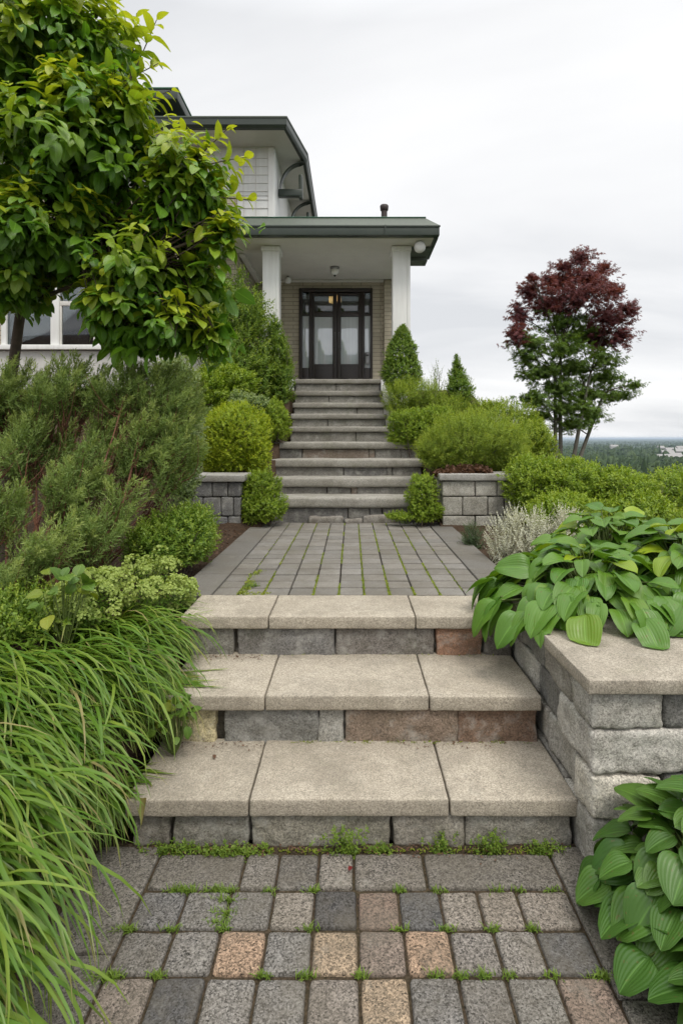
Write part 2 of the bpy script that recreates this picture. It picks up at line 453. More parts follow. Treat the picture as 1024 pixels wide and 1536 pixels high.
def paving():
    mb = MB()
    rows = [  # (near y, far y, [(x0, x1, colour)...])
    ]
    def xw(px, y): return (px - VX) / F_PX * (F_PX * CAMZ / (y - VY))
    j0 = [xw(p, 1335) for p in (226, 357, 411, 475, 531, 642, 832)]
    rows.append((2.0, 2.175, j0, GREY + GREY[:1]))
    j1 = [xw(p, 1393) for p in (197, 262, 333, 402, 468, 536, 602, 668, 729, 792, 868)]
    rows.append((1.838, 1.995, j1, [(.15, .15, .152), (.18, .178, .176), (.17, .168, .166), LT, DARK, RED, (.10, .103, .11), LT, (.25, .225, .20), (.22, .2, .18)]))
    j2 = [xw(p, 1463) for p in (168, 238, 314, 390, 464, 538, 612, 685, 758, 826, 903)]
    rows.append((1.68, 1.835, j2, [(.17, .165, .16), (.19, .185, .18), TAN, (.18, .178, .176), TAN2, ROSE, TAN, (.19, .18, .172), (.23, .22, .21), (.11, .112, .118)]))
    j3 = [xw(p, 1536) for p in (128, 209, 292, 374, 457, 540, 619, 700, 778, 858, 942)]
    rows.append((1.52, 1.675, j3, [(.23, .2, .18), (.08, .082, .088), (.21, .205, .2), (.19, .187, .184), (.22, .2, .185), TAN2, (.165, .163, .162), (.17, .165, .16), (.19, .187, .18), (.225, .175, .148)]))
    y = 1.517
    k = 0
    while y > -1.2:
        off = rnd.uniform(-.01, .01)
        jj = [-.775 + .155 * i + (off if 0 < i < 10 else 0) for i in range(11)]
        rows.append((y - .155, y, jj, [None] * 10)); y -= .158; k += 1
    s = 0
    for y0, y1, jj, cols in rows:
        jj = list(jj); jj[0] = -.748; jj[-1] = .775
        for i in range(len(jj) - 1):
            s += 1
            c = cols[i] or (grey() if rnd.random() < .8 else rnd.choice([TAN, RED, LT, DARK]))
            dz = rnd.uniform(-.0025, .0025); g = .0035 + rnd.uniform(0, .0015)
            P, q = rounded((jj[i] + g, y0 + g + rnd.uniform(0, .002), -.05), (jj[i + 1] - g, y1 - g, dz + .002), .013, .03, .003, 14, s, .0012, 70)
            tilt = rnd.uniform(-.008, .008); P[:, 2] += (P[:, 0] - jj[i]) * tilt
            mb.add(P, q, c)
    mb.c = [c * np.array([.90, .86, .80]) for c in mb.c]
    o = mb.build('path', M['paver'], smooth=True); tag(o, kind='structure')
    # edging slabs either side
    mb = MB()
    for sx in (-1, 1):
        y = 2.21; s = 0
        while y > -1.2:
            L = rnd.uniform(.45, .62); s += 1
            a, b = (.779, 1.0) if sx > 0 else (-1.0, -.753)
            k = rnd.uniform(.9, 1.08); 
            mb.box((a, y - L + .004, -.06), (b, y - .004, .003 + rnd.uniform(-.002, .002)), (.165 * k, .152 * k, .132 * k), r=.008, res=.05, amp=.003, freq=9, seed=s + 50)
            y -= L
    o = mb.build('path_edging', M['paver'], smooth=True); tag(o, kind='structure')
    V = [(-1.1, -1.3, -.012), (1.1, -1.3, -.012), (1.1, 2.24, -.012), (-1.1, 2.24, -.012)]
    tag(npmesh('path_bed', V, [[0, 1, 2, 3]], M['joint'], smooth=False), kind='structure')
paving()

LZ = .636
def landing():
    mb = MB()
    cols = np.linspace(-.885, .885, 12); y0, y1 = 3.50, 6.52
    s = 0
    ys = np.linspace(y0, y1, 18)
    for i in range(len(cols) - 1):
        for j in range(len(ys) - 1):
            s += 1
            k = rnd.uniform(.86, 1.12); w = rnd.uniform(-.006, .006)
            c = (.20 * k + w, .188 * k + w * .6, .168 * k)
            g = .004 if i not in (1, 3, 5, 7) else .005
            P, q = rounded((cols[i] + g, ys[j] + .010, LZ - .06), (cols[i + 1] - g, ys[j + 1] - .010, LZ + rnd.uniform(-.0025, .0025)), .008, .05, .0015, 12, s)
            mb.add(P, q, c)
    o = mb.build('landing_path', M['landing'], smooth=True); tag(o, kind='structure')
    mb = MB()
    for sx in (-1, 1):
        ys2 = [3.47, 4.05, 4.72, 5.3, 5.95, 6.52]
        for k in range(len(ys2) - 1):
            a, b = sorted((sx * .89, sx * 1.13))
            f = rnd.uniform(.85, 1.05)
            mb.box((a, ys2[k] + .003, LZ - .1), (b, ys2[k + 1] - .003, LZ + .003), (.165 * f, .156 * f, .14 * f), r=.008, res=.06, amp=.003, freq=6, seed=90 + k)
    o = mb.build('landing_edging', M['landing'], smooth=True); tag(o, kind='structure')
    V = [(-1.12, 3.4, LZ - .035), (1.12, 3.4, LZ - .035), (1.12, 6.56, LZ - .035), (-1.12, 6.56, LZ - .035)]
    tag(npmesh('landing_bed', V, [[0, 1, 2, 3]], M['joint'], smooth=False), kind='structure')
landing()

# ------------------------------------------------------------------ stairs
TANS = (.43, .382, .306)
def lower_stairs():
    t = thing('stone_staircase', 'wide lower flight of three tan granite slab steps rising from the pavers', 'stairs', (0, 2.2, 0))
    st = [(2.20, 2.66, .19, (-.905, -.408, .39, .905)), (2.60, 3.15, .417, (-.90, -.407, .366, .895)), (3.07, 3.49, LZ + .004, (-.95, -.46, .355, .90))]
    for k, (ya, yb, z, xs) in enumerate(st):
        for i in range(3):
            f = rnd.uniform(.95, 1.05)
            mb = MB()
            P, q = rounded((xs[i] + .003, ya + rnd.uniform(-.004, .004), z - .07), (xs[i + 1] - .003, yb, z + rnd.uniform(-.002, .002)), .009, .02, .003, 9, k * 7 + i, .0016, 60)
            mb.add(P, q, tuple(c * f for c in TANS))
            mb.build('tread', M['tread'], t, True)
    # risers of split stone under each tread
    A = (.20, .20, .20); B = (.15, .15, .155)
    rs = [(2.235, .0, .12, [(-.88, -.73, (.19, .18, .165)), (-.72, -.41, (.21, .205, .19)), (-.40, .16, (.25, .24, .21)), (.166, .45, (.30, .285, .26)), (.456, .885, (.27, .26, .24))]),
          (2.635, .185, .347, [(-.88, -.645, (.50, .45, .29)), (-.605, -.16, (.20, .205, .205)), (-.154, -.035, (.27, .27, .26)), (-.028, .50, (.21, .165, .135)), (.504, .885, (.19, .125, .095))]),
          (3.105, .41, .57, [(-.90, -.66, (.20, .20, .19)), (-.64, -.10, (.17, .17, .175)), (-.085, .465, (.165, .155, .15)), (.475, .735, (.29, .165, .115)), (.745, .89, (.12, .11, .105))])]
    for k, (y, z0, z1, stones) in enumerate(rs):
        mb = MB()
        mb.box((-.89, y + .03, z0 - .02), (.89, y + .2, z1 - .004), (.05, .045, .035))
        for i, (a, b, c) in enumerate(stones):
            mb.stone((a, y - .008, z0 - .02), (b, y + .10, z1 - .003), (c[0] * 1.12, c[1] * 1.08, c[2] * 1.0), 31 + k * 9 + i, r=.014, res=.012, amp=.017, amp2=.006)
        mb.build('riser', M['rough'], t, True)
lower_stairs()

OLD = (.30, .285, .25)
def middle_stairs():
    t = thing('stone_staircase', 'middle flight of four weathered grey granite steps above the paved landing', 'stairs', (0, 6.5, LZ))
    st = [(6.50, 6.98, .93, .125, -.98, .92), (6.90, 7.38, 1.13, .115, -1.02, .93), (7.30, 7.80, 1.35, .11, -1.08, .95), (7.70, 8.26, 1.575, .10, -1.12, .95)]
    z0 = LZ - .03
    for k, (ya, yb, z, th, xa, xb) in enumerate(st):
        mb = MB()
        P, q = rounded((xa, ya, z - th), (xb, yb, z), .03, .03, .009, 5, 200 + k, .003, 40)
        f = rnd.uniform(.92, 1.06)
        mb.add(P, q, tuple(c * f for c in OLD)); mb.build('tread', M['old_tread'], t, True)
        mb = MB()
        xs = [xa + .02] + sorted(rnd.uniform(xa + .25, xb - .25) for _ in range(3)) + [xb - .02]
        for i in range(4):
            if xs[i + 1] - xs[i] < .05: continue
            c = rnd.choice([(.19, .18, .165), (.22, .21, .19), (.20, .16, .13), (.16, .155, .15)])
            mb.stone((xs[i], ya + .045, z0), (xs[i + 1] - .005, ya + .2, z - th - .002), c, 220 + k * 5 + i, res=.025)
        if k == 0:
            for i, (a, b, h) in enumerate([(-.5, -.1, .07), (-.09, .12, .05), (.13, .52, .085)]):
                mb.stone((a, ya - .03, z0), (b, ya + .05, LZ + h), (.22, .20, .175), 260 + i, r=.03, res=.02, amp=.02)
        mb.build('riser', M['rough'], t, True)
        z0 = z - .03
middle_stairs()

PZ = 2.65
def upper_stairs():
    t = thing('stone_staircase', 'narrow top flight of weathered steps leading to the dark double door', 'stairs', (-.2, 8.2, 1.57))
    st = [(8.20, 1.80, -.93, .56), (8.55, 2.005, -.94, .55), (8.90, 2.20, -.95, .54), (9.25, 2.42, -.97, .53), (9.58, PZ + .004, -.99, .50)]
    z0 = 1.55
    for k, (ya, z, xa, xb) in enumerate(st):
        mb = MB()
        P, q = rounded((xa, ya, z - .085), (xb, ya + (.44 if k < 4 else .30), z), .022, .04, .006, 5, 300 + k, .003, 40)
        f = rnd.uniform(.9, 1.05)
        mb.add(P, q, tuple(c * f for c in OLD)); mb.build('tread', M['old_tread'], t, True)
        mb = MB()
        m = rnd.uniform(-.5, .1)
        for i, (a, b) in enumerate(((xa + .02, m), (m + .005, xb - .02))):
            mb.stone((a, ya + .04, z0), (b, ya + .2, z - .087), (.24, .23, .205), 320 + k * 3 + i, res=.035, amp=.006)
        mb.build('riser', M['rough'], t, True)
        z0 = z - .03
upper_stairs()

# ------------------------------------------------------------------ retaining wall with coping
def retaining_wall():
    t = thing('retaining_wall', 'split granite retaining wall with tan coping holding the hostas beside the lower steps', 'wall', (.95, 2.08, 0))
    G1 = (.42, .40, .355); G2 = (.50, .475, .425); G3 = (.17, .165, .155); G4 = (.29, .27, .235); G5 = (.58, .54, .46)
    mb = MB()
    mb.box((.945, 2.125, -.05), (4.2, 2.3, .66), (.05, .045, .035))
    mb.box((.945, 2.3, -.05), (1.10, 3.6, .66), (.05, .045, .035))
    # front courses: z bands from the ground up; first stone of each turns the corner
    zb = [-.05, .195, .365, .535, .675]
    front = [[(.905, 1.06, G1), (1.07, 1.42, G4), (1.43, 1.75, G3), (1.76, 2.2, G4), (2.21, 2.7, G1), (2.71, 3.3, G3), (3.31, 4.2, G4)],
             [(.90, 1.165, G5), (1.175, 1.5, G3), (1.51, 1.95, G4), (1.96, 2.4, G1), (2.41, 2.9, G4), (2.91, 3.5, G2), (3.51, 4.2, G3)],
             [(.905, 1.31, G2), (1.325, 1.6, G3), (1.61, 2.05, G1), (2.06, 2.5, G4), (2.51, 3.0, G3), (3.01, 3.6, G1), (3.61, 4.2, G4)],
             [(.905, 1.17, G1), (1.185, 1.55, G3), (1.56, 1.9, G2), (1.91, 2.3, G3), (2.31, 2.8, G4), (2.81, 3.4, G1), (3.41, 4.2, G3)]]
    # length of the corner stone along the flank and the stones behind it
    side = [[2.36, 2.8, 3.2, 3.6], [2.24, 2.58, 3.0, 3.3, 3.6], [2.42, 2.72, 3.12, 3.6], [2.28, 2.62, 2.95, 3.3, 3.6]]
    s = 400
    for c in range(4):
        for i, (a, b, col) in enumerate(front[c]):
            s += 1
            f = rnd.uniform(.9, 1.1)
            ya = 2.075 + rnd.uniform(0, .012)
            if i == 0:
                yb = side[c][0]
                P, q = rounded((a - .005, ya - .01, zb[c] + .004), (b, yb, zb[c + 1] - .004), .017, .014, .017, 7, s, .007, 42)
            else:
                P, q = rounded((a, ya, zb[c] + .004), (b, 2.24, zb[c + 1] - .004), .016, .014 if a < 2 else .05, .018, 7, s, .007, 42)
            mb.add(P, q, tuple(x * f for x in col))
        for i in range(len(side[c]) - 1):
            s += 1
            f = rnd.uniform(.85, 1.1); col = rnd.choice([G3, G4, (.21, .19, .165), G1])
            mb.stone((.905 + rnd.uniform(0, .012), side[c][i] + .008, zb[c] + .004), (1.05, side[c][i + 1], zb[c + 1] - .004), tuple(x * f for x in col), s, r=.017, res=.016, amp=.018, amp2=.006)
    mb.build('stone_face', M['rough'], t, True)
    # coping: an L of two slabs mitred into one flagged cap
    for lo, hi in (((.875, 2.045, .68), (1.72, 2.60, .735)), ((1.724, 2.045, .68), (2.9, 2.60, .734)), ((2.904, 2.045, .68), (4.25, 2.60, .735)), ((.875, 2.604, .68), (1.30, 3.45, .733))):
        mb = MB()
        P, q = rounded(lo, hi, .006, .022, .0025, 9, int(lo[0] * 100), .0014, 60)
        mb.add(P, q, (.375, .335, .272)); mb.build('coping', M['tread'], t, True)
retaining_wall()

def pedestal(label, x0, x1, y0, y1, ztop, pal, mat, seed):
    t = thing('planter_wall', label, 'wall', ((x0 + x1) / 2, y0, LZ - .05))
    mb = MB()
    mb.box((x0 + .06, y0 + .06, .4), (x1 - .06, y1, ztop - .07), (.05, .045, .035))
    z = LZ - .12; s = seed; bands = [z, z + .24, z + .455, ztop - .083]
    for c in range(3):
        for side in range(2):
            if side == 0:
                cuts = [x0 + .03] + [x0 + .03 + (x1 - x0 - .06) * f for f in ([.28, .62, .85] if c % 2 else [.45, .75])] + [x1 - .03]
                for i in range(len(cuts) - 1):
                    s += 1; ff = rnd.uniform(.88, 1.12); col = tuple(v * ff for v in rnd.choice(pal))
                    mb.stone((cuts[i] + .004, y0 + .02, bands[c] + .004), (cuts[i + 1] - .004, y0 + .2, bands[c + 1] - .004), col, s, r=.015, res=.025, amp=.01)
            else:
                for xa, xb in ((x0 + .02, x0 + .16), (x1 - .16, x1 - .02)):
                    cuts = [y0 + .205, y0 + .5, y1]
                    for i in range(2):
                        s += 1; ff = rnd.uniform(.85, 1.1); col = tuple(v * ff for v in rnd.choice(pal))
                        mb.stone((xa, cuts[i] + .004, bands[c] + .004), (xb, cuts[i + 1] - .004, bands[c + 1] - .004), col, s, r=.015, res=.03, amp=.01)
    mb.build('stone_face', mat, t, True)
    mb = MB()
    P, q = rounded((x0 - .01, y0 - .02, ztop - .08), (x1 + .01, y1, ztop), .014, .03, .006, 6, seed, .002, 40)
    mb.add(P, q, (.33, .32, .295)); mb.build('coping', M['old_tread'], t, True)
pedestal('low pale block planter wall right of the middle steps with silver plant before it', .99, 1.87, 6.2, 6.62, 1.23, [(.40, .385, .335), (.35, .335, .29), (.44, .42, .37)], M['rough'], 500)
pedestal('low dark grey block planter wall left of the middle steps under yellow mound', -1.85, -1.20, 6.15, 6.62, 1.22, [(.19, .19, .19), (.16, .16, .165), (.22, .22, .215)], M['rough'], 550)

# ------------------------------------------------------------------ house
def house():
    h = thing('house', 'cream brick house with columned porch, white upper storey and grey overhanging eaves', 'house', (-4, 10, 2.4))
    def part(name, mat, *boxes, parent=h, r=.006, smooth=True, **k):
        mb = MB()
        for lo, hi in boxes: mb.box(lo, hi, r=r, **k)
        return mb.build(name, mat, parent, smooth)
    # lower walls, front wall left of the porch, with a window opening from x -6.25 to -3.85
    wx0, wx1, wz0, wz1 = -6.30, -3.80, 3.30, 4.85
    part('wall', M['brick'], ((-11, 10, 3.21), (wx0, 10.2, 6.0)), ((wx1, 10, 3.21), (-2.07, 10.2, 6.0)), ((wx0 + .001, 10.003, wz1), (wx1 - .001, 10.2, 6.0)))
    part('wall', M['stucco'], ((-11, 9.97, 1.6), (-2.075, 10.19, 3.2)))
    part('wall', M['brickside'], ((-2.26, 10.203, 1.6), (-2.068, 12.0, 5.6)))
    dx0, dx1, dz1 = -1.113, .434, 4.87
    part('wall', M['brick'], ((-2.06, 12.0, 2.4), (dx0 + .003, 12.2, 5.6)), ((dx1 - .003, 12.0, 2.4), (1.15, 12.2, 5.6)), ((dx0 + .004, 12.002, dz1 - .003), (dx1 - .004, 12.2, 5.6)))
    part('pilaster', M['brick'], ((.70, 11.86, 2.4), (.88, 11.997, 5.02)))
    part('wall', M['brickside'], ((.95, 12.203, 1.0), (1.149, 18, 5.6)))
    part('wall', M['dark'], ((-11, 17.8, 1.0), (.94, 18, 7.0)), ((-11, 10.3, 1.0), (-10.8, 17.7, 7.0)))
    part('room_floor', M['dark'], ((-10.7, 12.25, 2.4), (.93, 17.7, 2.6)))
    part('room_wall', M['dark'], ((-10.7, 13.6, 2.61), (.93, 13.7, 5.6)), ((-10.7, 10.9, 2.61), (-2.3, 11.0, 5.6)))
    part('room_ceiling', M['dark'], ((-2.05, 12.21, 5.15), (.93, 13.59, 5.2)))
    # porch
    part('porch_floor', M['old_tread'], ((-2.05, 9.89, 2.2), (1.15, 11.99, PZ)), ((-2.05, 9.62, 2.2), (-1.0, 9.885, PZ - .004)), ((.51, 9.62, 2.2), (1.15, 9.885, PZ - .004)), r=.01)
    part('foundation', M['stucco'], ((.56, 9.66, 1.0), (1.12, 11.9, 2.19)))
    part('foundation', M['stucco'], ((-2.0, 9.66, 1.0), (-1.02, 11.9, 2.19)))
    for xa, xb in ((-1.555, -1.27), (.72, 1.02)):
        c = part('column', M['white'], ((xa, 9.68, PZ), (xb, 9.99, 4.985)), r=.012)
        part('capital', M['white'], ((xa - .025, 9.655, 4.90), (xb + .025, 10.015, 4.983)), parent=c, r=.008)
        part('plinth', M['white'], ((xa - .025, 9.655, PZ + .002), (xb + .025, 10.015, PZ + .16)), parent=c, r=.008)
        part('corner_trim', M['white'], ((xb - .045, 9.665, PZ + .17), (xb + .006, 9.679, 4.89)), parent=c, r=.003)
    part('porch_soffit', M['soffit'], ((-2.4, 9.32, 4.99), (1.38, 10.06, 5.05)))
    part('porch_ceiling', M['soffit'], ((-2.05, 10.065, 5.03), (1.14, 11.85, 5.08)))
    part('ceiling_trim', M['soffit'], ((-2.05, 11.90, 5.0), (.69, 11.99, 5.07)), ((-2.05, 10.065, 4.96), (-1.95, 11.89, 5.025)))
    # porch roof edge: gutter, sloping edge band, flashing
    mb = MB(); mb.box((-2.5, 9.20, 5.0), (1.463, 9.32, 5.165), r=.012); mb.box((1.385, 9.325, 4.985), (1.46, 10.42, 5.16), r=.012)
    mb.box((-2.5, 9.185, 5.135), (1.475, 9.21, 5.17), r=.008)
    mb.build('gutter', M['gutter'], h, True)
    part('eave_end', M['fascia'], ((1.03, 10.10, 4.86), (1.383, 10.40, 5.02)), ((1.03, 9.70, 4.93), (1.383, 10.095, 4.986)))
    mb = MB()
    V = [(-2.5, 9.2, 5.17), (1.463, 9.2, 5.17), (1.463, 10.42, 5.17), (-2.5, 10.42, 5.17), (-2.5, 9.34, 5.345), (1.24, 9.34, 5.345), (1.24, 10.42, 5.345), (-2.5, 10.42, 5.345)]
    mb.add(V, [(0, 1, 5, 4), (1, 2, 6, 5), (2, 3, 7, 6), (3, 0, 4, 7), (4, 5, 6, 7), (3, 2, 1, 0)]); mb.build('roof_edge', M['fascia'], h)
    part('flashing', M['flash'], ((-2.5, 9.325, 5.347), (1.255, 9.40, 5.362)), ((1.20, 9.405, 5.347), (1.255, 10.42, 5.362)), r=.004)
    part('porch_roof', M['roof'], ((-2.5, 9.41, 5.346), (1.19, 12.3, 5.36)), ((-2.04, 10.43, 5.10), (1.14, 12.3, 5.34)))
    # vent pipe on the porch roof
    v = MB(); p = pw(576, 327, 11.2)
    v.lathe((p[0], 11.2, 5.36), [(.06, 0), (.06, .86), (.08, .88), (.088, .96), (.076, .98), (.05, .98)], sides=16)
    v.build('vent_pipe', M['brown'], h, True)
    # upper storey
    ux = -1.386
    part('upper_wall', M['siding'], ((-11, 10.0, 6.01), (ux - .12, 10.2, 6.9)), ((-2.06, 10.003, 5.37), (ux - .12, 10.2, 6.0)))
    part('upper_wall', M['siding'], ((ux - .2, 10.21, 5.3), (ux - .004, 18, 6.9)))
    part('corner_board', M['white'], ((ux - .118, 9.985, 5.365), (ux, 10.205, 6.88)))
    b = MB()
    for k in range(9): b.box((-2.05, 9.988, 5.48 + k * .15), (ux - .12, 9.999, 5.487 + k * .15), r=.002)
    for xx in (-1.95, -1.73): b.box((xx, 9.986, 5.37), (xx + .012, 9.999, 6.88), r=.002)
    b.build('siding_batten', M['soffit'], h)
    # eave of the main roof with a clipped corner
    eave = [(-11.5, 9.35), (-1.093, 9.35), (-.84, 10.57), (-.84, 18.6), (-11.5, 18.6)]
    def inset(pts, d):
        return [(-11.5, 9.35 + d), (-1.093 - d * .62, 9.35 + d), (-.84 - d, 10.57 + d * .3), (-.84 - d, 18.6), (-11.5, 18.6)]
    mb = MB(); mb.prism(inset(eave, .09), 6.885, 6.93); mb.build('eave_soffit', M['soffit'], h)
    mb = MB()
    prof = [(.0, 7.04), (.0, 6.93), (.03, 6.885), (.088, 6.88)]
    rings = [[(x, y, z) for x, y in inset(eave, d)] for d, z in prof]
    V = [p for r_ in rings for p in r_[:4]]
    F = [(k * 4 + i, k * 4 + i + 1, (k + 1) * 4 + i + 1, (k + 1) * 4 + i) for k in range(3) for i in range(3)]
    F = [f[::-1] for f in F]
    mb.add(V, F); mb.build('eave_gutter', M['gutter'], h)
    mb = MB(); 
    lo = inset(eave, -.012); hi_ = inset(eave, .03)
    mb.prism(lo, 7.042, 7.065); mb.build('eave_edge', M['fascia'], h)
    mb = MB(); mb.prism(inset(eave, .02), 7.067, 7.085); mb.build('eave_flashing', M['flash'], h)
    mb = MB()
    e = inset(eave, .05); ridge = [(-9, 14, 8.9), (-4.6, 14, 8.9)]
    V = [(x, y, 7.088) for x, y in e] + ridge
    F = [(0, 1, 6, 5), (1, 2, 6, 6), (2, 3, 6, 6), (3, 4, 5, 6), (4, 0, 5, 5)]
    mb.tri_safe(V, F, (1, 1, 1)); mb.build('roof', M['roof'], h)
    for xx in (-1.75, .55): part('gutter_joint', M['gutter'], ((xx, 9.176, 4.998), (xx + .02, 9.184, 5.172)), r=.002)
    # curved dark eave brackets on the right flank
    for yb in (10.45, 12.2):
        mb = MB()
        n = 14; Vv = []; 
        for i in range(n + 1):
            a = math.pi / 2 * i / n
            cx, cz = ux + .50, 6.30
            ro, ri = .52, .40
            for rr in (ri, ro):
                for yy in (yb, yb + .12):
                    Vv.append((ux + .03 + .48 * (1 - math.cos(a)) * rr / .52 , yy, 6.36 + .50 * math.sin(a) - (.12 if rr == ri else 0) * (1 - i / n * .6)))
        Fq = []
        for i in range(n):
            a = i * 4; b2 = a + 4
            Fq += [(a, b2, b2 + 1, a + 1), (a + 2, a + 3, b2 + 3, b2 + 2), (a, a + 2, b2 + 2, b2), (a + 1, b2 + 1, b2 + 3, a + 3)]
        mb.add(Vv, Fq)
        mb.box((ux + .002, yb, 6.20), (ux + .46, yb + .12, 6.34), r=.02)
        mb.box((ux + .39, yb + .005, 6.16), (ux + .462, yb + .115, 6.62), r=.02)
        mb.build('eave_bracket', M['gutter'], h, True)
    # raised upper roof block behind
    part('clerestory_wall', M['dark'], ((-9, 12.6, 7.9), (-4.3, 15.5, 9.0)))
    part('clerestory_roof', M['gutter'], ((-9.5, 12.0, 8.98), (-3.77, 16, 9.2)), r=.02)
    part('clerestory_flashing', M['flash'], ((-9.5, 11.985, 9.202), (-3.755, 16, 9.235)), r=.006)
    # ----- front window
    w = part('window', M['white'], ((wx0, 9.96, wz0 + .002), (wx0 + .09, 10.08, wz1)), ((wx1 - .09, 9.96, wz0 + .002), (wx1, 10.08, wz1)), ((wx0 + .092, 9.96, wz1 - .09), (wx1 - .092, 10.08, wz1)),
             ((-5.41, 9.955, wz0 + .002), (-5.26, 10.08, wz1 - .092)), ((-4.62, 9.955, wz0 + .002), (-4.46, 10.08, wz1 - .092)))
    part('sill', M['white'], ((wx0 - .1, 9.88, 3.215), (wx1 + .1, 10.09, 3.30)), parent=w)
    part('sash', M['soffit'], ((-5.257, 9.985, 4.02), (-4.623, 10.04, 4.10)), ((-5.257, 9.985, wz0 + .004), (-5.225, 10.04, 4.018)), ((-4.655, 9.985, wz0 + .004), (-4.623, 10.04, 4.018)), parent=w)
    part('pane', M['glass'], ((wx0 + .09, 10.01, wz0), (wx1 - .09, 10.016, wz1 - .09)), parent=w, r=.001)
    # ----- entrance
    K = .2344 * 12 / F_PX
    def X(cx): return (400 + .2344 * cx - VX) * 12 / F_PX
    def Z(cy): return CAMZ + (VY - 350 - .2344 * cy) * 12 / F_PX
    f = part('door_frame', M['door'], ((dx0 - .02, 11.95, PZ), (X(228), 12.1, dz1)), ((X(662), 11.95, PZ), (dx1 + .02, 12.1, dz1)), ((X(229), 11.95, Z(378)), (X(661), 12.1, dz1)),
             ((X(271), 11.955, PZ), (X(289), 12.09, Z(379))), ((X(607), 11.955, PZ), (X(624), 12.09, Z(379))))
    for a, b in ((X(228), X(271)), (X(624), X(662))):
        s = part('sidelight', M['door'], ((a, 11.98, PZ), (b, 12.07, Z(862))))
        part('rail', M['door'], ((a, 11.98, Z(528)), (b, 12.07, Z(515))), parent=s)
        part('pane', M['sky_painted'], ((a + .002, 12.02, Z(861)), (b - .002, 12.03, Z(529))), parent=s, r=.001)
        part('pane', M['glass'], ((a + .002, 12.02, Z(514)), (b - .002, 12.03, Z(380))), parent=s, r=.001)
    for k, (a, b) in enumerate(((X(290), X(449)), (X(451), X(606)))):
        ga, gb = (X(305), X(422)) if k == 0 else (X(474), X(586))
        d = part('door', M['door'], ((a, 11.97, PZ + .01), (ga, 12.05, Z(382))), ((gb, 11.97, PZ + .01), (b, 12.05, Z(382))),
                 ((ga - .002, 11.972, PZ + .012), (gb + .002, 12.048, Z(838))), ((ga - .002, 11.972, Z(534)), (gb + .002, 12.048, Z(503))), ((ga - .002, 11.972, Z(400)), (gb + .002, 12.048, Z(383))),
                 ((ga + .01, 11.955, PZ + .07), (gb - .01, 11.971, Z(862))))
        part('pane', M['sky_painted'], ((ga - .01, 12.005, Z(837.5)), (gb + .01, 12.015, Z(534.5))), parent=d, r=.001)
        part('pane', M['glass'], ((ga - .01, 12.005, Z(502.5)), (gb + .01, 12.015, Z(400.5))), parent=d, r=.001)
        hx = X(437) if k == 0 else X(463)
        mb = MB(); mb.tube([(hx, 11.965, Z(735)), (hx, 11.925, Z(730)), (hx, 11.925, Z(640)), (hx, 11.965, Z(635))], .009)
        mb.build('handle', M['metal'], d, True)
    # fittings
    t = thing('ceiling_lamp', 'round metal lamp hanging from the middle of the porch ceiling', 'lamp', (X(437), 11.0, 5.03))
    cx = (502 - VX) * 11 / F_PX
    mb = MB(); mb.lathe((cx, 11, 4.905), [(.002, .125), (.09, .122), (.095, .10), (.07, .08), (.066, .075)], sides=24); mb.build('lamp_base', M['metal'], t, True)
    mb = MB(); mb.lathe((cx, 11, 4.86), [(.075, .118), (.085, .085), (.07, .04), (.04, .015), (.004, .008)], sides=24); mb.build('lamp_shade', M['lampglass'], t, True)
    mb = MB(); mb.lathe((cx, 11, 4.835), [(.022, .035), (.025, .02), (.014, .005), (.002, 0)], sides=16); mb.build('finial', M['gutter'], t, True)
    c = pw(629, 371, 9.45)
    t = thing('floodlight', 'white round floodlight mounted under the right porch eave', 'lamp', c)
    mb = MB()
    a = np.linspace(0, 2 * math.pi, 24, endpoint=False)
    def disc(prof):
        V = np.concatenate([np.stack([c[0] + r * np.cos(a), np.full(24, c[1] + yy), c[2] + r * np.sin(a)], 1) for r, yy in prof])
        F = [(k * 24 + (i + 1) % 24, k * 24 + i, (k + 1) * 24 + i, (k + 1) * 24 + (i + 1) % 24) for k in range(len(prof) - 1) for i in range(24)]
        return V, F
    V, F = disc([(.05, .07), (.09, .03), (.10, -.02), (.092, -.05)]); mb.add(V, F); mb.build('lamp_housing', M['white'], t, True)
    mb = MB(); V, F = disc([(.091, -.04), (.08, -.06), (.05, -.075), (.003, -.08)]); mb.add(V, F); mb.build('lens', M['lampglass'], t, True)
    mb = MB(); mb.box((c[0] - .015, c[1] + .02, c[2] + .07), (c[0] + .015, c[1] + .06, 4.989), r=.004); mb.build('bracket', M['metal'], t)
    c2 = pw(432, 421, 11.6)
    t = thing('wall_lamp', 'small white lamp fixed high on the wall behind the left column', 'lamp', c2)
    mb = MB(); mb.lathe((c2[0], c2[1], c2[2] - .05), [(.02, .12), (.06, .10), (.065, .03), (.05, .0), (.003, -.01)], sides=20); mb.build('lamp_shade', M['lampglass'], t, True)
    mb = MB(); mb.box((c2[0] - .02, c2[1] - .02, c2[2] + .065), (c2[0] + .02, c2[1] + .38, c2[2] + .10), r=.005); mb.build('bracket', M['metal'], t)
    # door bell box leaning on the right sidelight
    bx = X(642); bz = Z(805)
    t = thing('letter_box', 'narrow grey metal box with rounded ends on the right door sidelight', 'box', (bx, 11.93, bz))
    mb = MB(); P, q = rounded((bx - .055, 11.90, bz - .13), (bx + .055, 11.975, bz + .14), .035, .02); mb.add(P, q); mb.build('body', M['metal'], t, True)
    mb = MB(); mb.box((bx - .035, 11.892, bz + .05), (bx + .035, 11.899, bz + .085), r=.002); mb.build('slot', M['dark'], t)
    # chandelier inside, lit
    c = np.array([X(433) - .01, 12.75, CAMZ + (VY - 447) * 12.75 / F_PX])
    t = thing('chandelier', 'lit amber chandelier seen through the glass above the doors', 'lamp', c)
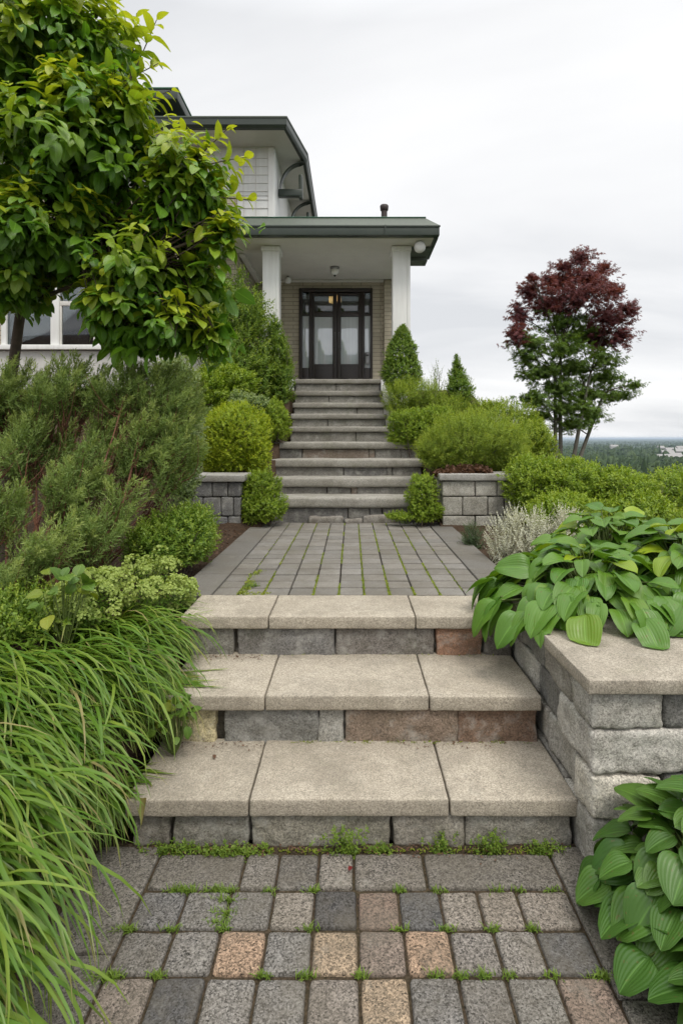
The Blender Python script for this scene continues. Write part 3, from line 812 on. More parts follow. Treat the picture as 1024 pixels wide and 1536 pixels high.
    mb = MB(); mb.tube([(c[0], c[1], c[2] + .12), (c[0], c[1], 5.15)], .008); mb.lathe((c[0], c[1], c[2] + .06), [(.12, 0), (.14, .02), (.12, .05)], sides=20); mb.build('hanger', M['brown'], t, True)
    mb = MB()
    for k in range(12):
        a_ = 2 * math.pi * k / 12; x = c[0] + .125 * math.cos(a_); y = c[1] + .125 * math.sin(a_)
        mb.lathe((x, y, c[2] - .11), [(.003, 0), (.014, .015), (.016, .06), (.012, .15), (.003, .165)], sides=8)
    mb.build('crystal', M['bulb'], t, True)
house()

# ------------------------------------------------------------------ leaves
def grid_leaf(nl, nw, prof, cup=.12, droop=.25, wave=0., width=.5):
    """a leaf blade of length 1 along +x; returns V, quads and its own coordinates"""
    V = []; UV = []
    for i in range(nl + 1):
        t = i / nl; w = prof(t) * width
        for j in range(nw + 1):
            s = j / nw * 2 - 1
            z = cup * abs(s) * w * 2 - cup * .9 * s * s * w * 2 * .6 - droop * t * t + wave * math.sin(t * 9 + s * 2) * abs(s)
            V.append((t - .15 * droop * t * t, s * w, z)); UV.append((t, s, 0))
    F = []
    for i in range(nl):
        for j in range(nw):
            a = i * (nw + 1) + j
            F.append((a, a + nw + 1, a + nw + 2, a + 1))
    return np.array(V), np.array(F), np.array(UV)

def prof_ovate(t): return max(.012, (t ** .62) * ((1 - t) ** .72) * 1.62)
def prof_heart(t): return max(.015, (t ** .36) * ((1 - t) ** .62) * 1.42)
LF = {}
LF['tree'] = grid_leaf(5, 4, prof_ovate, .30, .28, .02, .42)
LF['hosta'] = grid_leaf(9, 6, prof_heart, .34, .38, .025, .40)
LF['hostar'] = grid_leaf(9, 6, prof_heart, .28, .22, .02, .52)
LF['small'] = (np.array([(0, 0, 0), (.45, .26, .07), (1, 0, -.08), (.45, -.26, .07)]), np.array([(0, 2, 1), (0, 3, 2)]), None)
LF['round'] = (np.array([(0, 0, 0), (.35, .38, .1), (.8, .3, .05), (1, 0, -.05), (.8, -.3, .05), (.35, -.38, .1)]), np.array([(0, 3, 2), (0, 2, 1), (0, 4, 3), (0, 5, 4)]), None)
LF['narrow'] = (np.array([(0, 0, 0), (.45, .11, .04), (1, 0, -.05), (.45, -.11, .04)]), np.array([(0, 2, 1), (0, 3, 2)]), None)
LF['needle'] = (np.array([(0, .05, 0), (0, -.05, 0), (.55, -.10, .03), (1, 0, 0), (.55, .10, .03)]), np.array([(0, 1, 2), (0, 2, 4), (4, 2, 3)]), None)
_mp = [(0, 0, 0)]; _mf = []
for _a, _l in ((-75, .55), (-38, .85), (0, 1.), (38, .85), (75, .55)):
    _c, _s = math.cos(R(_a)), math.sin(R(_a)); _k = len(_mp)
    _mp += [(_c * _l * .5 - _s * .10, _s * _l * .5 + _c * .10, .03), (_c * _l, _s * _l, -.12), (_c * _l * .5 + _s * .10, _s * _l * .5 - _c * .10, .03)]
    _mf += [(0, _k + 2, _k + 1), (0, _k + 1, _k)]
LF['maple'] = (np.array(_mp), np.array(_mf), None)

def scatter(tmpl, pos, dr, nr, size, wid=None):
    V, F, UV = LF[tmpl]
    X = norm(dr); Z = norm(nr - (nr * X).sum(1, keepdims=True) * X); Y = np.cross(Z, X)
    sz = np.asarray(size)[:, None, None]
    w = 1. if wid is None else np.asarray(wid)[:, None, None]
    P = pos[:, None] + sz * (V[None, :, 0:1] * X[:, None] + w * V[None, :, 1:2] * Y[:, None] + V[None, :, 2:3] * Z[:, None])
    n = len(V)
    FF = (np.arange(len(pos))[:, None, None] * n + F[None]).reshape(-1, F.shape[1])
    uv = None if UV is None else np.tile(UV, (len(pos), 1))
    return P.reshape(-1, 3), FF, uv

def shoots(rng, tips, dirs, L, n, size, ang=(25, 75), taper=.55, droop=0., jit=.25, up=0., sag=0.):
    m = len(tips)
    L = np.broadcast_to(np.asarray(L, float), (m,)); size = np.broadcast_to(np.asarray(size, float), (m,))
    t = (np.arange(n)[None] + rng.random((m, n))) / n
    ref = np.where(np.abs(dirs[:, 2:3]) < .9, np.array([[0, 0, 1.]]), np.array([[1., 0, 0]]))
    u = norm(np.cross(dirs, ref)); v = np.cross(dirs, u)
    pos = tips[:, None] - dirs[:, None] * (L[:, None] * t)[..., None]
    pos[..., 2] -= sag * (1 - t) ** 2 * L[:, None]
    az = np.arange(n)[None] * 2.4 + rng.random((m, 1)) * 6.3 + rng.normal(0, .3, (m, n))
    rad = np.cos(az)[..., None] * u[:, None] + np.sin(az)[..., None] * v[:, None]
    a = np.radians(ang[0] + (ang[1] - ang[0]) * t ** .7)[..., None]
    d = dirs[:, None] * np.cos(a) + rad * np.sin(a) + rng.normal(0, jit, (m, n, 3)) + np.array([0, 0, -droop])
    d = norm(d)
    nr = dirs[:, None] - (dirs[:, None] * d).sum(-1, keepdims=True) * d + np.array([0, 0, up]) + rng.normal(0, .12, (m, n, 3))
    s = size[:, None] * (taper + (1 - taper) * np.minimum(1, t * 2.5)) * rng.uniform(.75, 1.2, (m, n))
    return pos.reshape(-1, 3), d.reshape(-1, 3), norm(nr).reshape(-1, 3), s.ravel(), t.ravel()

def env(rng, ells, n, inner=.3, lump=.2, freq=2.2, zfloor=None, seed=0, lower=-.6):
    ells = np.asarray(ells, float)
    c, r = ells[:, :3], ells[:, 3:]
    ar = (r[:, 0] * r[:, 1] + r[:, 0] * r[:, 2] + r[:, 1] * r[:, 2]); ar = ar / ar.sum()
    P = []; N = []; got = 0
    for _ in range(40):
        m = n * 2
        e = rng.choice(len(ells), m, p=ar)
        d = norm(rng.normal(0, 1, (m, 3)))
        ok = d[:, 2] > lower
        e, d = e[ok], d[ok]
        f = 1 + lump * 2 * (vnoise(d * 1.0 + e[:, None] * 7.3, freq, seed) - .5)
        f = f + np.where(rng.random(len(d)) < .06, rng.uniform(0, .22, len(d)), 0)
        dep = 1 - inner * rng.random(len(d)) ** 2
        p = c[e] + r[e] * d * (f * dep)[:, None]
        nn = norm(d / r[e])
        keep = np.ones(len(p), bool)
        for k in range(len(ells)):
            q = (((p - c[k]) / r[k]) ** 2).sum(1)
            keep &= (q > .5) | (e == k)
        if zfloor is not None:
            keep &= p[:, 2] > terrain(p[:, 0], p[:, 1]) + zfloor
        P.append(p[keep]); N.append(nn[keep]); got += keep.sum()
        if got >= n: break
    return np.concatenate(P)[:n], np.concatenate(N)[:n]

def bundle(lines, rads, sides=4):
    V = []; F = []; n = 0
    for l, r in zip(lines, rads):
        v, f = tube(l, r, sides); V.append(v); F.append(f + n); n += len(v)
    return np.concatenate(V), np.concatenate(F)

def curve(a, b, rng, bow=.15, up=.2, n=6):
    a = np.asarray(a); b = np.asarray(b); L = np.linalg.norm(b - a)
    t = np.linspace(0, 1, n)[:, None]
    off = rng.normal(0, bow * L * .5, 3) + np.array([0, 0, -up * L * .5])
    return a + (b - a) * t + off * (4 * t * (1 - t)) * .5

def E(px, py, d, wpx, hpx, ry=None):
    c = pw(px, py, d); rx = wpx * d / F_PX
    return (*c, rx, ry if ry else rx, hpx * d / F_PX)

def shrub(name, label, cat, ells, n, L, nl, size, mat, tmpl='small', upw=.4, jit=.3, seed=1, inner=.4, lump=.27, freq=2.6, ang=(20, 70), group=None,
          stem='bark', nstem=16, zfloor=.0, droop=0., sag=0., base=None, stemr=.005, up=.3, lower=-.92, taper=.6):
    rng = np.random.default_rng(seed)
    P, N = env(rng, ells, n, inner, lump, freq, zfloor, seed, lower)
    if base is None:
        cx, cy = ells[0][0], ells[0][1]; base = (cx, cy, float(terrain(cx, cy)))
    D = norm(N + np.array([0, 0, upw]) + rng.normal(0, jit, P.shape))
    Ls = L * rng.uniform(.6, 1.3, len(P))
    pos, d, nr, s, tt = shoots(rng, P, D, Ls, nl, size, ang, taper=taper, droop=droop, up=up, sag=sag)
    V, F, uv = scatter(tmpl, pos, d, nr, s)
    t = thing(name, label, cat, base, group)
    at = {}
    if uv is not None: at['luv'] = uv
    nv = len(LF[tmpl][0])
    yv = np.clip((1 - tt) * 1.6 - .6, 0, 1) * np.repeat(rng.random(len(P)), nl)
    at['young'] = np.repeat(yv, nv)
    npmesh('foliage', V, F, mat, t, smooth=True, attrs=at)
    k = rng.choice(len(P), min(nstem, len(P)), replace=False)
    lines = []; rads = []
    for i in k:
        b = np.array(base) + np.array([rng.normal(0, .06), rng.normal(0, .06), -.02])
        e = P[i] - D[i] * Ls[i] * .2
        lines.append(curve(b, e, rng)); rads.append(np.linspace(stemr * 1.6, stemr * .4, 6))
    V, F = bundle(lines, rads); npmesh('stem', V, F, M[stem], t, smooth=True)
    return t

# leaf colours
G = {}
G['tree'] = leaf_mat('magnolia_leaf', (.075, .19, .018), (.155, .31, .028), (.46, .52, .035), .36, .36, 'pinnate', .45, .35, spots=.25)
G['juniper'] = leaf_mat('juniper_needle', (.125, .205, .05), (.25, .345, .095), (.36, .43, .13), .34, .6, dry=True)
G['box'] = leaf_mat('boxwood_leaf', (.09, .185, .020), (.19, .30, .04), (.32, .40, .06), .3, .45)
G['dark'] = leaf_mat('dark_shrub_leaf', (.085, .17, .020), (.19, .29, .04), (.36, .44, .06), .3, .45)
G['gold'] = leaf_mat('golden_shrub_leaf', (.21, .32, .02), (.36, .45, .03), (.50, .53, .03), .3, .5)
G['lime'] = leaf_mat('lime_shrub_leaf', (.14, .24, .02), (.26, .36, .034), (.36, .44, .05), .32, .45)
G['feather'] = leaf_mat('feathery_leaf', (.15, .24, .028), (.29, .38, .045), (.40, .46, .055), .32, .55)
G['pale'] = leaf_mat('pale_leaf', (.18, .27, .10), (.30, .38, .17), (.38, .44, .21), .3, .6)
G['floret'] = leaf_mat('spurge_floret', (.27, .37, .09), (.40, .47, .13), (.46, .5, .15), .35, .6)
G['silver'] = leaf_mat('silver_leaf', (.44, .45, .36), (.62, .62, .52), (.7, .7, .6), .2, .7)
G['rosemary'] = leaf_mat('rosemary_leaf', (.04, .075, .03), (.08, .12, .05), (.1, .15, .06), .2, .6)
G['purple'] = leaf_mat('purple_maple_leaf', (.12, .036, .044), (.23, .07, .072), (.2, .06, .05), .35, .5)
G['maple'] = leaf_mat('green_maple_leaf', (.09, .175, .024), (.18, .27, .045), (.12, .19, .04), .35, .5)
G['hosta'] = leaf_mat('hosta_leaf', (.060, .165, .018), (.115, .24, .028), (.32, .42, .02), .28, .38, 'parallel', .45, .3, spots=.55)
G['hostad'] = leaf_mat('broad_hosta_leaf', (.042, .12, .017), (.085, .185, .026), (.19, .26, .025), .25, .40, 'parallel', .45, .3, spots=.5)
G['grass'] = leaf_mat('ornamental_grass_blade', (.066, .155, .015), (.135, .24, .027), (.24, .32, .045), .35, .4, None, .4, .35, dry=True)
G['weed'] = leaf_mat('weed_leaf', (.08, .16, .018), (.16, .25, .03), (.22, .3, .04), .3, .5)
G['moss'] = leaf_mat('moss_blade', (.13, .19, .018), (.27, .31, .025), None, .3, .6)
G['rust'] = leaf_mat('rusty_dead_leaf', (.085, .045, .028), (.17, .09, .055), None, .2, .7)
G['redleaf'] = leaf_mat('red_leaf', (.13, .012, .014), (.16, .02, .02), None, .2, .5)
G['broad'] = leaf_mat('broad_leaf', (.07, .15, .02), (.13, .21, .03), (.3, .32, .03), .3, .42, 'pinnate', .4, .3)

# ------------------------------------------------------------------ big leaved tree at the left
def big_tree():
    rng = np.random.default_rng(11)
    base = np.array([-3.05, 4.9, .55])
    t = thing('magnolia_tree', 'large leaved bright green tree overhanging the upper left of the garden', 'tree', base)
    ells = [E(30, 120, 4.5, 170, 150, .8), E(135, 222, 4.3, 116, 138, .7), E(275, 285, 4.2, 80, 92, .45), E(225, 400, 4.3, 90, 105, .5), E(80, 350, 4.3, 120, 80, .6), E(120, 70, 4.4, 95, 80, .6),
            E(300, 420, 4.4, 26, 75, .3), E(-40, 330, 4.4, 100, 100, .7), E(275, 480, 4.4, 50, 45, .35), E(185, 165, 4.2, 52, 66, .4), E(185, 455, 4.2, 70, 50, .4), E(20, 420, 4.3, 60, 40, .4), E(240, 478, 4.25, 88, 50, .4), E(196, 495, 4.2, 34, 32, .3), E(338, 345, 4.1, 26, 26, .2), E(318, 500, 4.3, 24, 42, .2)]
    P, N = env(rng, ells, 1560, .5, .30, 3.0, None, 3, -.95)
    Dr = norm(N * .9 + np.array([.28, -.1, .35]) + rng.normal(0, .28, P.shape))
    L = rng.uniform(.22, .42, len(P))
    n = 10
    pos, d, nr, s, tt = shoots(rng, P, Dr, L, n, rng.uniform(.105, .185, len(P)), (30, 78), .6, .55, .24, 1.1)
    # a few long shoots standing out of the crown
    tips = np.array([pw(235, 30, 4.2), pw(205, 20, 4.3), pw(238, 95, 4.2), pw(258, 135, 4.2), pw(372, 235, 4.1), pw(378, 300, 4.1), pw(355, 335, 4.05), pw(345, 190, 4.1), pw(75, 110, 3.9), pw(330, 330, 4.0)])
    td = norm(np.array([(.4, 0, .9), (.1, 0, 1), (.8, 0, .4), (.9, -.1, .3), (1, -.1, .2), (1, 0, -.1), (1, -.1, -.1), (.7, -.1, .6), (0, -.3, 1), (.8, -.4, .1)]))
    a = shoots(rng, tips, td, .4, 11, .16, (20, 70), .6, .3, .2, .6)
    pos, d, nr, s = [np.concatenate([x, y]) for x, y in zip((pos, d, nr, s), a[:4])]
    tt = np.concatenate([tt, a[4]])
    V, F, uv = scatter('tree', pos, d, nr, s, rng.uniform(.7, 1.08, len(pos)))
    zt = np.concatenate([np.repeat(N[:, 2], n), np.repeat(np.full(len(tips), .8), 11)])
    rs = np.concatenate([np.repeat(rng.random(len(P)), n), np.repeat(np.full(len(tips), .9), 11)])
    young = np.clip((zt + .45) * 1.2, 0, 1) * np.clip(1.25 - tt * 1.3, 0, 1) * np.clip(rs * 2.0 - .25, 0, 1)
    npmesh('crown', V, F, G['tree'], t, attrs={'luv': uv, 'young': np.repeat(young, len(LF['tree'][0]))})
    # trunk with limbs
    lines = []; rads = []
    trunk = np.array([base, base + (.02, -.02, .8), base + (.08, -.08, 1.5), base + (.25, -.2, 2.2), base + (.5, -.3, 2.9), base + (.7, -.35, 3.5)])
    lines.append(trunk); rads.append(np.linspace(.06, .025, 6))
    lines.append(np.array([base + (-.1, 0, 0), base + (-.2, -.1, .9), base + (-.15, -.2, 1.8), base + (-.2, -.3, 2.8)])); rads.append(np.linspace(.06, .025, 4))
    V, F = bundle(lines, rads, 8); npmesh('trunk', V, F, M['bark'], t)
    lines = []; rads = []
    for e in ells:
        c = np.array(e[:3]); k = rng.integers(3, 6)
        m = curve(trunk[k], c, rng, .2, -.2, 7); lines.append(m); rads.append(np.linspace(.02, .010, 7))
        dd = np.linalg.norm(P - c, axis=1); near = np.argsort(dd)[:60]
        for i in rng.choice(near, 22, replace=False):
            lines.append(curve(m[rng.integers(3, 7)], P[i], rng, .2, .1, 6)); rads.append(np.linspace(.010, .003, 6))
    for i in range(len(tips)):
        lines.append(curve(tips[i] - td[i] * .7, tips[i], rng, .05, 0, 5)); rads.append(np.linspace(.007, .003, 5))
    V, F = bundle(lines, rads, 5); npmesh('branch', V, F, M['bark'], t)
big_tree()

# ------------------------------------------------------------------ juniper like evergreen
def juniper(name, label, ells, base, n, seed, lean=(.35, -.1, .75), plume=.30):
    rng = np.random.default_rng(seed)
    t = thing(name, label, 'shrub', base)
    P, N = env(rng, ells, n, .5, .25, 3., .1, seed, -.5)
    keep = vnoise(P * np.array([1, 1, .8]) + np.array([0, 0, 1.]) * P[:, :1] * -.7, 2.6, seed + 5) > .40
    P, N = P[keep], N[keep]
    D = norm(N * .5 + np.array(lean) + rng.normal(0, .14, P.shape))
    L = plume * rng.uniform(.6, 1.55, len(P))
    # each plume: side twigs around its axis
    k = 16
    pos, d, nr, s, tt = shoots(rng, P, D, L, k, .12, (10, 40), .45, 0., .12, 0)
    tw = pos + d * s[:, None]
    p2, d2, n2, s2, t2 = shoots(rng, tw, d, s, 15, .030, (18, 55), .7, 0., .18, 0)
    V, F, uv = scatter('needle', p2, d2, n2, s2)
    yo = np.clip(1 - np.repeat(tt, 15) * 1.4, 0, 1) * np.repeat(np.repeat(rng.random(len(P)), k), 15)
    dr = np.repeat(np.repeat(np.where(rng.random(len(P)) < .06, rng.uniform(.2, .55, len(P)), 0), k), 15) * np.clip(np.repeat(tt, 15) * 1.5, 0, 1)
    npmesh('foliage', V, F, G['juniper'], t, attrs={'young': np.repeat(yo, len(LF['needle'][0])), 'dry': np.repeat(dr, len(LF['needle'][0]))})
    lines = []; rads = []
    b = np.array(base)
    mains = []
    for i in rng.choice(len(P), min(46, len(P)), replace=False):
        e = P[i] - D[i] * L[i] * .7
        m = curve(b + rng.normal(0, .10, 3) * (1.6, 1, .1), e, rng, .28, .75, 9); mains.append(m)
        lines.append(m); rads.append(np.linspace(.016, .004, 9))
    A = np.concatenate([m[3:] for m in mains])
    for i in range(len(P)):
        e = P[i] - D[i] * L[i] * .5
        q = A[np.argmin(np.linalg.norm(A - (e - np.array((.1, 0, .2))), axis=1))]
        lines.append(curve(q, e, rng, .2, .5, 6)); rads.append(np.linspace(.006, .0025, 6))
        if i % 4 == 0:
            lines.append(curve(q + rng.normal(0, .03, 3), e + rng.normal(0, .08, 3), rng, .3, .5, 6)); rads.append(np.linspace(.004, .0015, 6))
    V, F = bundle(lines, rads, 5); npmesh('branch', V, F, M['redbark'], t)
juniper('juniper_shrub', 'big grey green evergreen shrub with bare red brown branches at the left', [E(20, 590, 4.3, 60, 55, .4), E(110, 580, 4.3, 60, 48, .4), E(195, 585, 4.3, 52, 48, .35), E(255, 605, 4.3, 46, 60, .35), E(270, 680, 4.2, 36, 62, .3), E(215, 665, 4.1, 48, 50, .3), E(150, 655, 4.0, 46, 44, .3), E(60, 665, 4.0, 55, 46, .3), E(120, 725, 3.75, 40, 40, .25), E(195, 745, 3.8, 34, 40, .25), E(150, 785, 3.6, 44, 30, .22), E(-20, 700, 3.9, 50, 60, .3)], (-2.3, 3.85, .5), 860, 21)
juniper('juniper_shrub', 'lower evergreen branch mound at the left edge below the big shrub', [E(25, 775, 3.3, 58, 60, .3), E(75, 800, 3.25, 40, 46, .22), E(-50, 790, 3.2, 60, 80, .4), E(20, 845, 3.15, 50, 36, .25)], (-2.2, 3.3, .45), 260, 22)

# ------------------------------------------------------------------ shrubs at the left
shrub('bushy_shrub', 'fresh green bushy shrub between the big evergreen and dark planter wall', 'shrub', [E(265, 805, 4.2, 55, 48, .35), E(235, 815, 4.1, 50, 42, .3), E(296, 795, 4.6, 30, 40, .25)], 1900, .16, 14, .032, G['box'], 'small', .5, .3, 31)
def spurge():
    rng = np.random.default_rng(41)
    ells = [E(215, 885, 3.25, 68, 42, .3), E(140, 905, 3.05, 55, 40, .3), E(255, 905, 3.35, 36, 26, .2)]
    base = (-1.3, 3.25, float(terrain(-1.3, 3.25)))
    t = thing('spurge_plant', 'pale green spurge with domed floret heads beside the left landing edge', 'plant', base)
    P, N = env(rng, ells, 130, .25, .15, 3., .02, 4, -.1)
    # every head is a dome of small round bracts
    m = 60
    u = norm(rng.normal(0, 1, (len(P), m, 3)) + N[:, None] * .9 + np.array([0, 0, .5]))
    rad = rng.uniform(.022, .045, len(P))
    pos = P[:, None] + u * rad[:, None, None]
    d = norm(np.cross(u, rng.normal(0, 1, u.shape)) + u * .5)
    V, F, uv = scatter('round', pos.reshape(-1, 3), d.reshape(-1, 3), u.reshape(-1, 3), rng.uniform(.012, .022, len(P) * m))
    npmesh('flower_head', V, F, G['floret'], t, attrs={'young': np.zeros(len(V))})
    D = norm(N * .6 + np.array([0, 0, .8]))
    pos, d, nr, s, tt = shoots(rng, P - D * .03, D, .2, 16, .035, (55, 85), .7, .2, .2, .3)
    V, F, uv = scatter('small', pos, d, nr, s)
    npmesh('foliage', V, F, G['box'], t, attrs={'young': np.zeros(len(V))})
    V, F = bundle([curve(np.array(base) + rng.normal(0, .12, 3) * (1, 1, 0), p, rng) for p in P], [np.linspace(.004, .002, 6)] * len(P)); npmesh('stem', V, F, M['greenstem'], t)
spurge()
shrub('leafy_plant', 'low dark ferny plant under the evergreen branches at the left edge', 'plant', [E(30, 915, 2.9, 90, 40, .35), E(-60, 930, 2.7, 80, 50, .3), E(95, 925, 2.95, 50, 26, .2)], 1100, .14, 14, .028, G['dark'], 'small', .5, .35, 33)
shrub('mound_shrub', 'round golden green mound on top of the dark planter wall', 'shrub', [E(353, 655, 6.95, 54, 56, .45), E(330, 665, 7.0, 40, 50, .4), E(385, 680, 6.9, 24, 32, .3)], 4200, .10, 14, .024, G['gold'], 'small', .4, .35, 34, inner=.22, lump=.14)
shrub('creeping_shrub', 'trailing light green shrub spilling down left of the middle steps', 'shrub', [E(392, 735, 6.35, 30, 34, .2), E(400, 760, 6.25, 32, 26, .2), E(380, 762, 6.3, 22, 26, .2)], 1500, .07, 12, .024, G['lime'], 'small', .2, .3, 35, base=(-1.05, 6.3, LZ), zfloor=-1)
shrub('rounded_shrub', 'green rounded shrub pressed against the left edge of the top steps', 'shrub', [E(412, 632, 7.75, 24, 33, .3)], 1300, .10, 12, .028, G['lime'], 'small', .4, .3, 36)
shrub('silvery_shrub', 'pale silvery flower headed shrub behind the golden mound', 'shrub', [E(366, 602, 7.6, 24, 17, .25), E(392, 607, 7.7, 16, 15, .2)], 520, .09, 12, .028, G['pale'], 'round', .6, .3, 37, zfloor=None)
shrub('leafy_shrub', 'yellow green leafy shrub above the golden mound', 'shrub', [E(345, 575, 8.0, 44, 34, .4), E(310, 595, 7.6, 34, 44, .3), E(330, 620, 7.7, 40, 30, .3)], 1300, .16, 12, .05, G['lime'], 'small', .5, .35, 38)
shrub('tall_shrub', 'tall dense dark green shrub hiding the foot of the left column', 'shrub', [E(362, 500, 8.9, 50, 75, .5), E(345, 545, 8.6, 48, 60, .5), E(395, 560, 8.8, 30, 50, .4)], 2100, .24, 14, .045, G['dark'], 'small', .5, .3, 39)
shrub('conical_shrub', 'upright conical green shrub left of the top steps before the brick wall', 'shrub', [E(420, 575, 8.95, 24, 40, .3), E(418, 535, 9.0, 21, 40, .25), E(412, 498, 9.05, 13, 26, .15)], 1500, .13, 13, .034, G['box'], 'small', .7, .25, 40)
shrub('pale_shrub', 'soft pale green shrub rising behind the right side of the big evergreen', 'shrub', [E(272, 575, 5.6, 30, 42, .35), E(250, 560, 5.8, 22, 26, .3), E(285, 640, 5.5, 24, 60, .3), E(275, 710, 5.4, 28, 50, .3)], 1100, .16, 14, .04, G['pale'], 'small', .6, .3, 42)
shrub('climbing_shrub', 'loose light leaved shrub climbing the brick wall beside the porch', 'shrub', [E(322, 450, 9.4, 36, 66, .3), E(290, 500, 9.2, 40, 50, .4), E(350, 440, 9.3, 34, 40, .3), E(385, 470, 9.3, 26, 40, .3)], 800, .3, 12, .05, G['box'], 'small', .6, .4, 43, lump=.4)

# ------------------------------------------------------------------ shrubs at the right
shrub('conical_topiary', 'clipped conical evergreen against the right porch column', 'shrub', [E(602, 560, 8.9, 31, 34, .32), E(602, 532, 8.9, 25, 30, .26), E(603, 510, 8.9, 15, 22, .16), E(604, 497, 8.9, 7, 12, .08)], 3000, .07, 12, .026, G['box'], 'small', .3, .25, 51, lump=.06, inner=.25)
shrub('conical_shrub', 'smaller loose conical evergreen standing free against the sky', 'shrub', [E(688, 592, 8.5, 24, 30, .25), E(686, 570, 8.5, 16, 24, .18), E(685, 552, 8.5, 8, 18, .08), E(684, 540, 8.5, 3, 11, .03)], 1500, .10, 12, .026, G['box'], 'small', .7, .3, 52)
shrub('feathery_shrub', 'soft feathery grass green shrub at the foot of the clipped cone', 'shrub', [E(625, 592, 8.45, 42, 28, .35), E(596, 600, 8.4, 24, 34, .25), E(670, 612, 8.3, 40, 24, .3)], 2300, .15, 14, .034, G['feather'], 'narrow', .8, .25, 53)
shrub('airy_shrub', 'thin airy grey green shrub between the two conical evergreens', 'shrub', [E(655, 572, 8.9, 18, 32, .18)], 70, .28, 12, .026, G['pale'], 'small', 1.2, .3, 54, stem='greybark')
shrub('rounded_shrub', 'low yellow green shrub touching the right edge of the top steps', 'shrub', [E(618, 642, 7.8, 38, 32, .3), E(655, 632, 7.9, 32, 26, .3)], 2300, .09, 12, .028, G['lime'], 'small', .4, .3, 55)
shrub('feathery_shrub', 'wide feathery mound spreading above the pale planter wall', 'shrub', [E(705, 658, 6.9, 70, 48, .45), E(660, 672, 6.8, 40, 34, .3), E(758, 672, 6.9, 40, 46, .4)], 4800, .17, 16, .030, G['feather'], 'narrow', .55, .25, 56, inner=.3, lump=.16)
shrub('wispy_shrub', 'wispy topped green shrub behind the feathery mound under the maple', 'shrub', [E(755, 638, 8.0, 56, 40, .4), E(725, 620, 8.1, 30, 24, .25), E(800, 665, 7.6, 34, 36, .3)], 2400, .16, 14, .034, G['feather'], 'small', .9, .3, 57)
shrub('rounded_shrub', 'small dark green rounded shrub left of the maple trunks', 'shrub', [E(800, 655, 8.2, 24, 34, .3)], 1100, .11, 12, .028, G['dark'], 'small', .4, .3, 58)
shrub('hedge', 'bright green low hedge running under the maple behind the silver plant', 'hedge', [E(800, 728, 6.2, 50, 50, .5), E(860, 730, 6.0, 60, 46, .5), E(925, 742, 5.8, 50, 42, .5), E(850, 772, 5.3, 60, 36, .4)], 4200, .12, 12, .036, G['lime'], 'small', .45, .3, 59, inner=.25, lump=.14, freq=4)
shrub('hedge', 'bright green hedge mass at the right edge below the valley view', 'hedge', [E(1000, 748, 5.8, 56, 48, .5), E(1080, 740, 5.9, 70, 55, .5), E(1180, 745, 6.0, 80, 60, .6), E(960, 775, 5.2, 60, 38, .4)], 3600, .12, 12, .036, G['lime'], 'small', .45, .3, 60, inner=.25, lump=.16, freq=4)
shrub('creeping_shrub', 'trailing light green shrub spilling down right of the middle steps', 'shrub', [E(632, 742, 6.3, 26, 36, .2), E(640, 765, 6.25, 26, 20, .18), E(606, 774, 6.25, 30, 9, .12)], 1500, .065, 12, .022, G['lime'], 'small', .2, .3, 61, base=(.8, 6.25, LZ), zfloor=-1)
shrub('heuchera_plant', 'rusty brown dying foliage patch lying on the pale planter wall', 'plant', [E(702, 708, 6.4, 34, 9, .16), E(668, 710, 6.35, 16, 6, .1)], 230, .06, 9, .05, G['rust'], 'round', .3, .5, 62, zfloor=None, nstem=15)
shrub('rosemary_plant', 'small dark rosemary at the landing edge beside the silver plant', 'plant', [E(706, 806, 5.2, 20, 26, .14)], 130, .2, 26, .030, G['rosemary'], 'narrow', 1.1, .25, 63, stem='greybark')
shrub('silver_plant', 'silvery white upright foliage plant between planter wall and hostas', 'plant', [E(760, 812, 4.6, 36, 44, .22), E(800, 798, 4.55, 42, 42, .22), E(850, 788, 4.5, 26, 36, .2), E(772, 782, 4.65, 20, 32, .15)], 560, .20, 26, .019, G['silver'], 'small', 1.2, .22, 64, stem='palestem', nstem=140, stemr=.0035, ang=(15, 60))

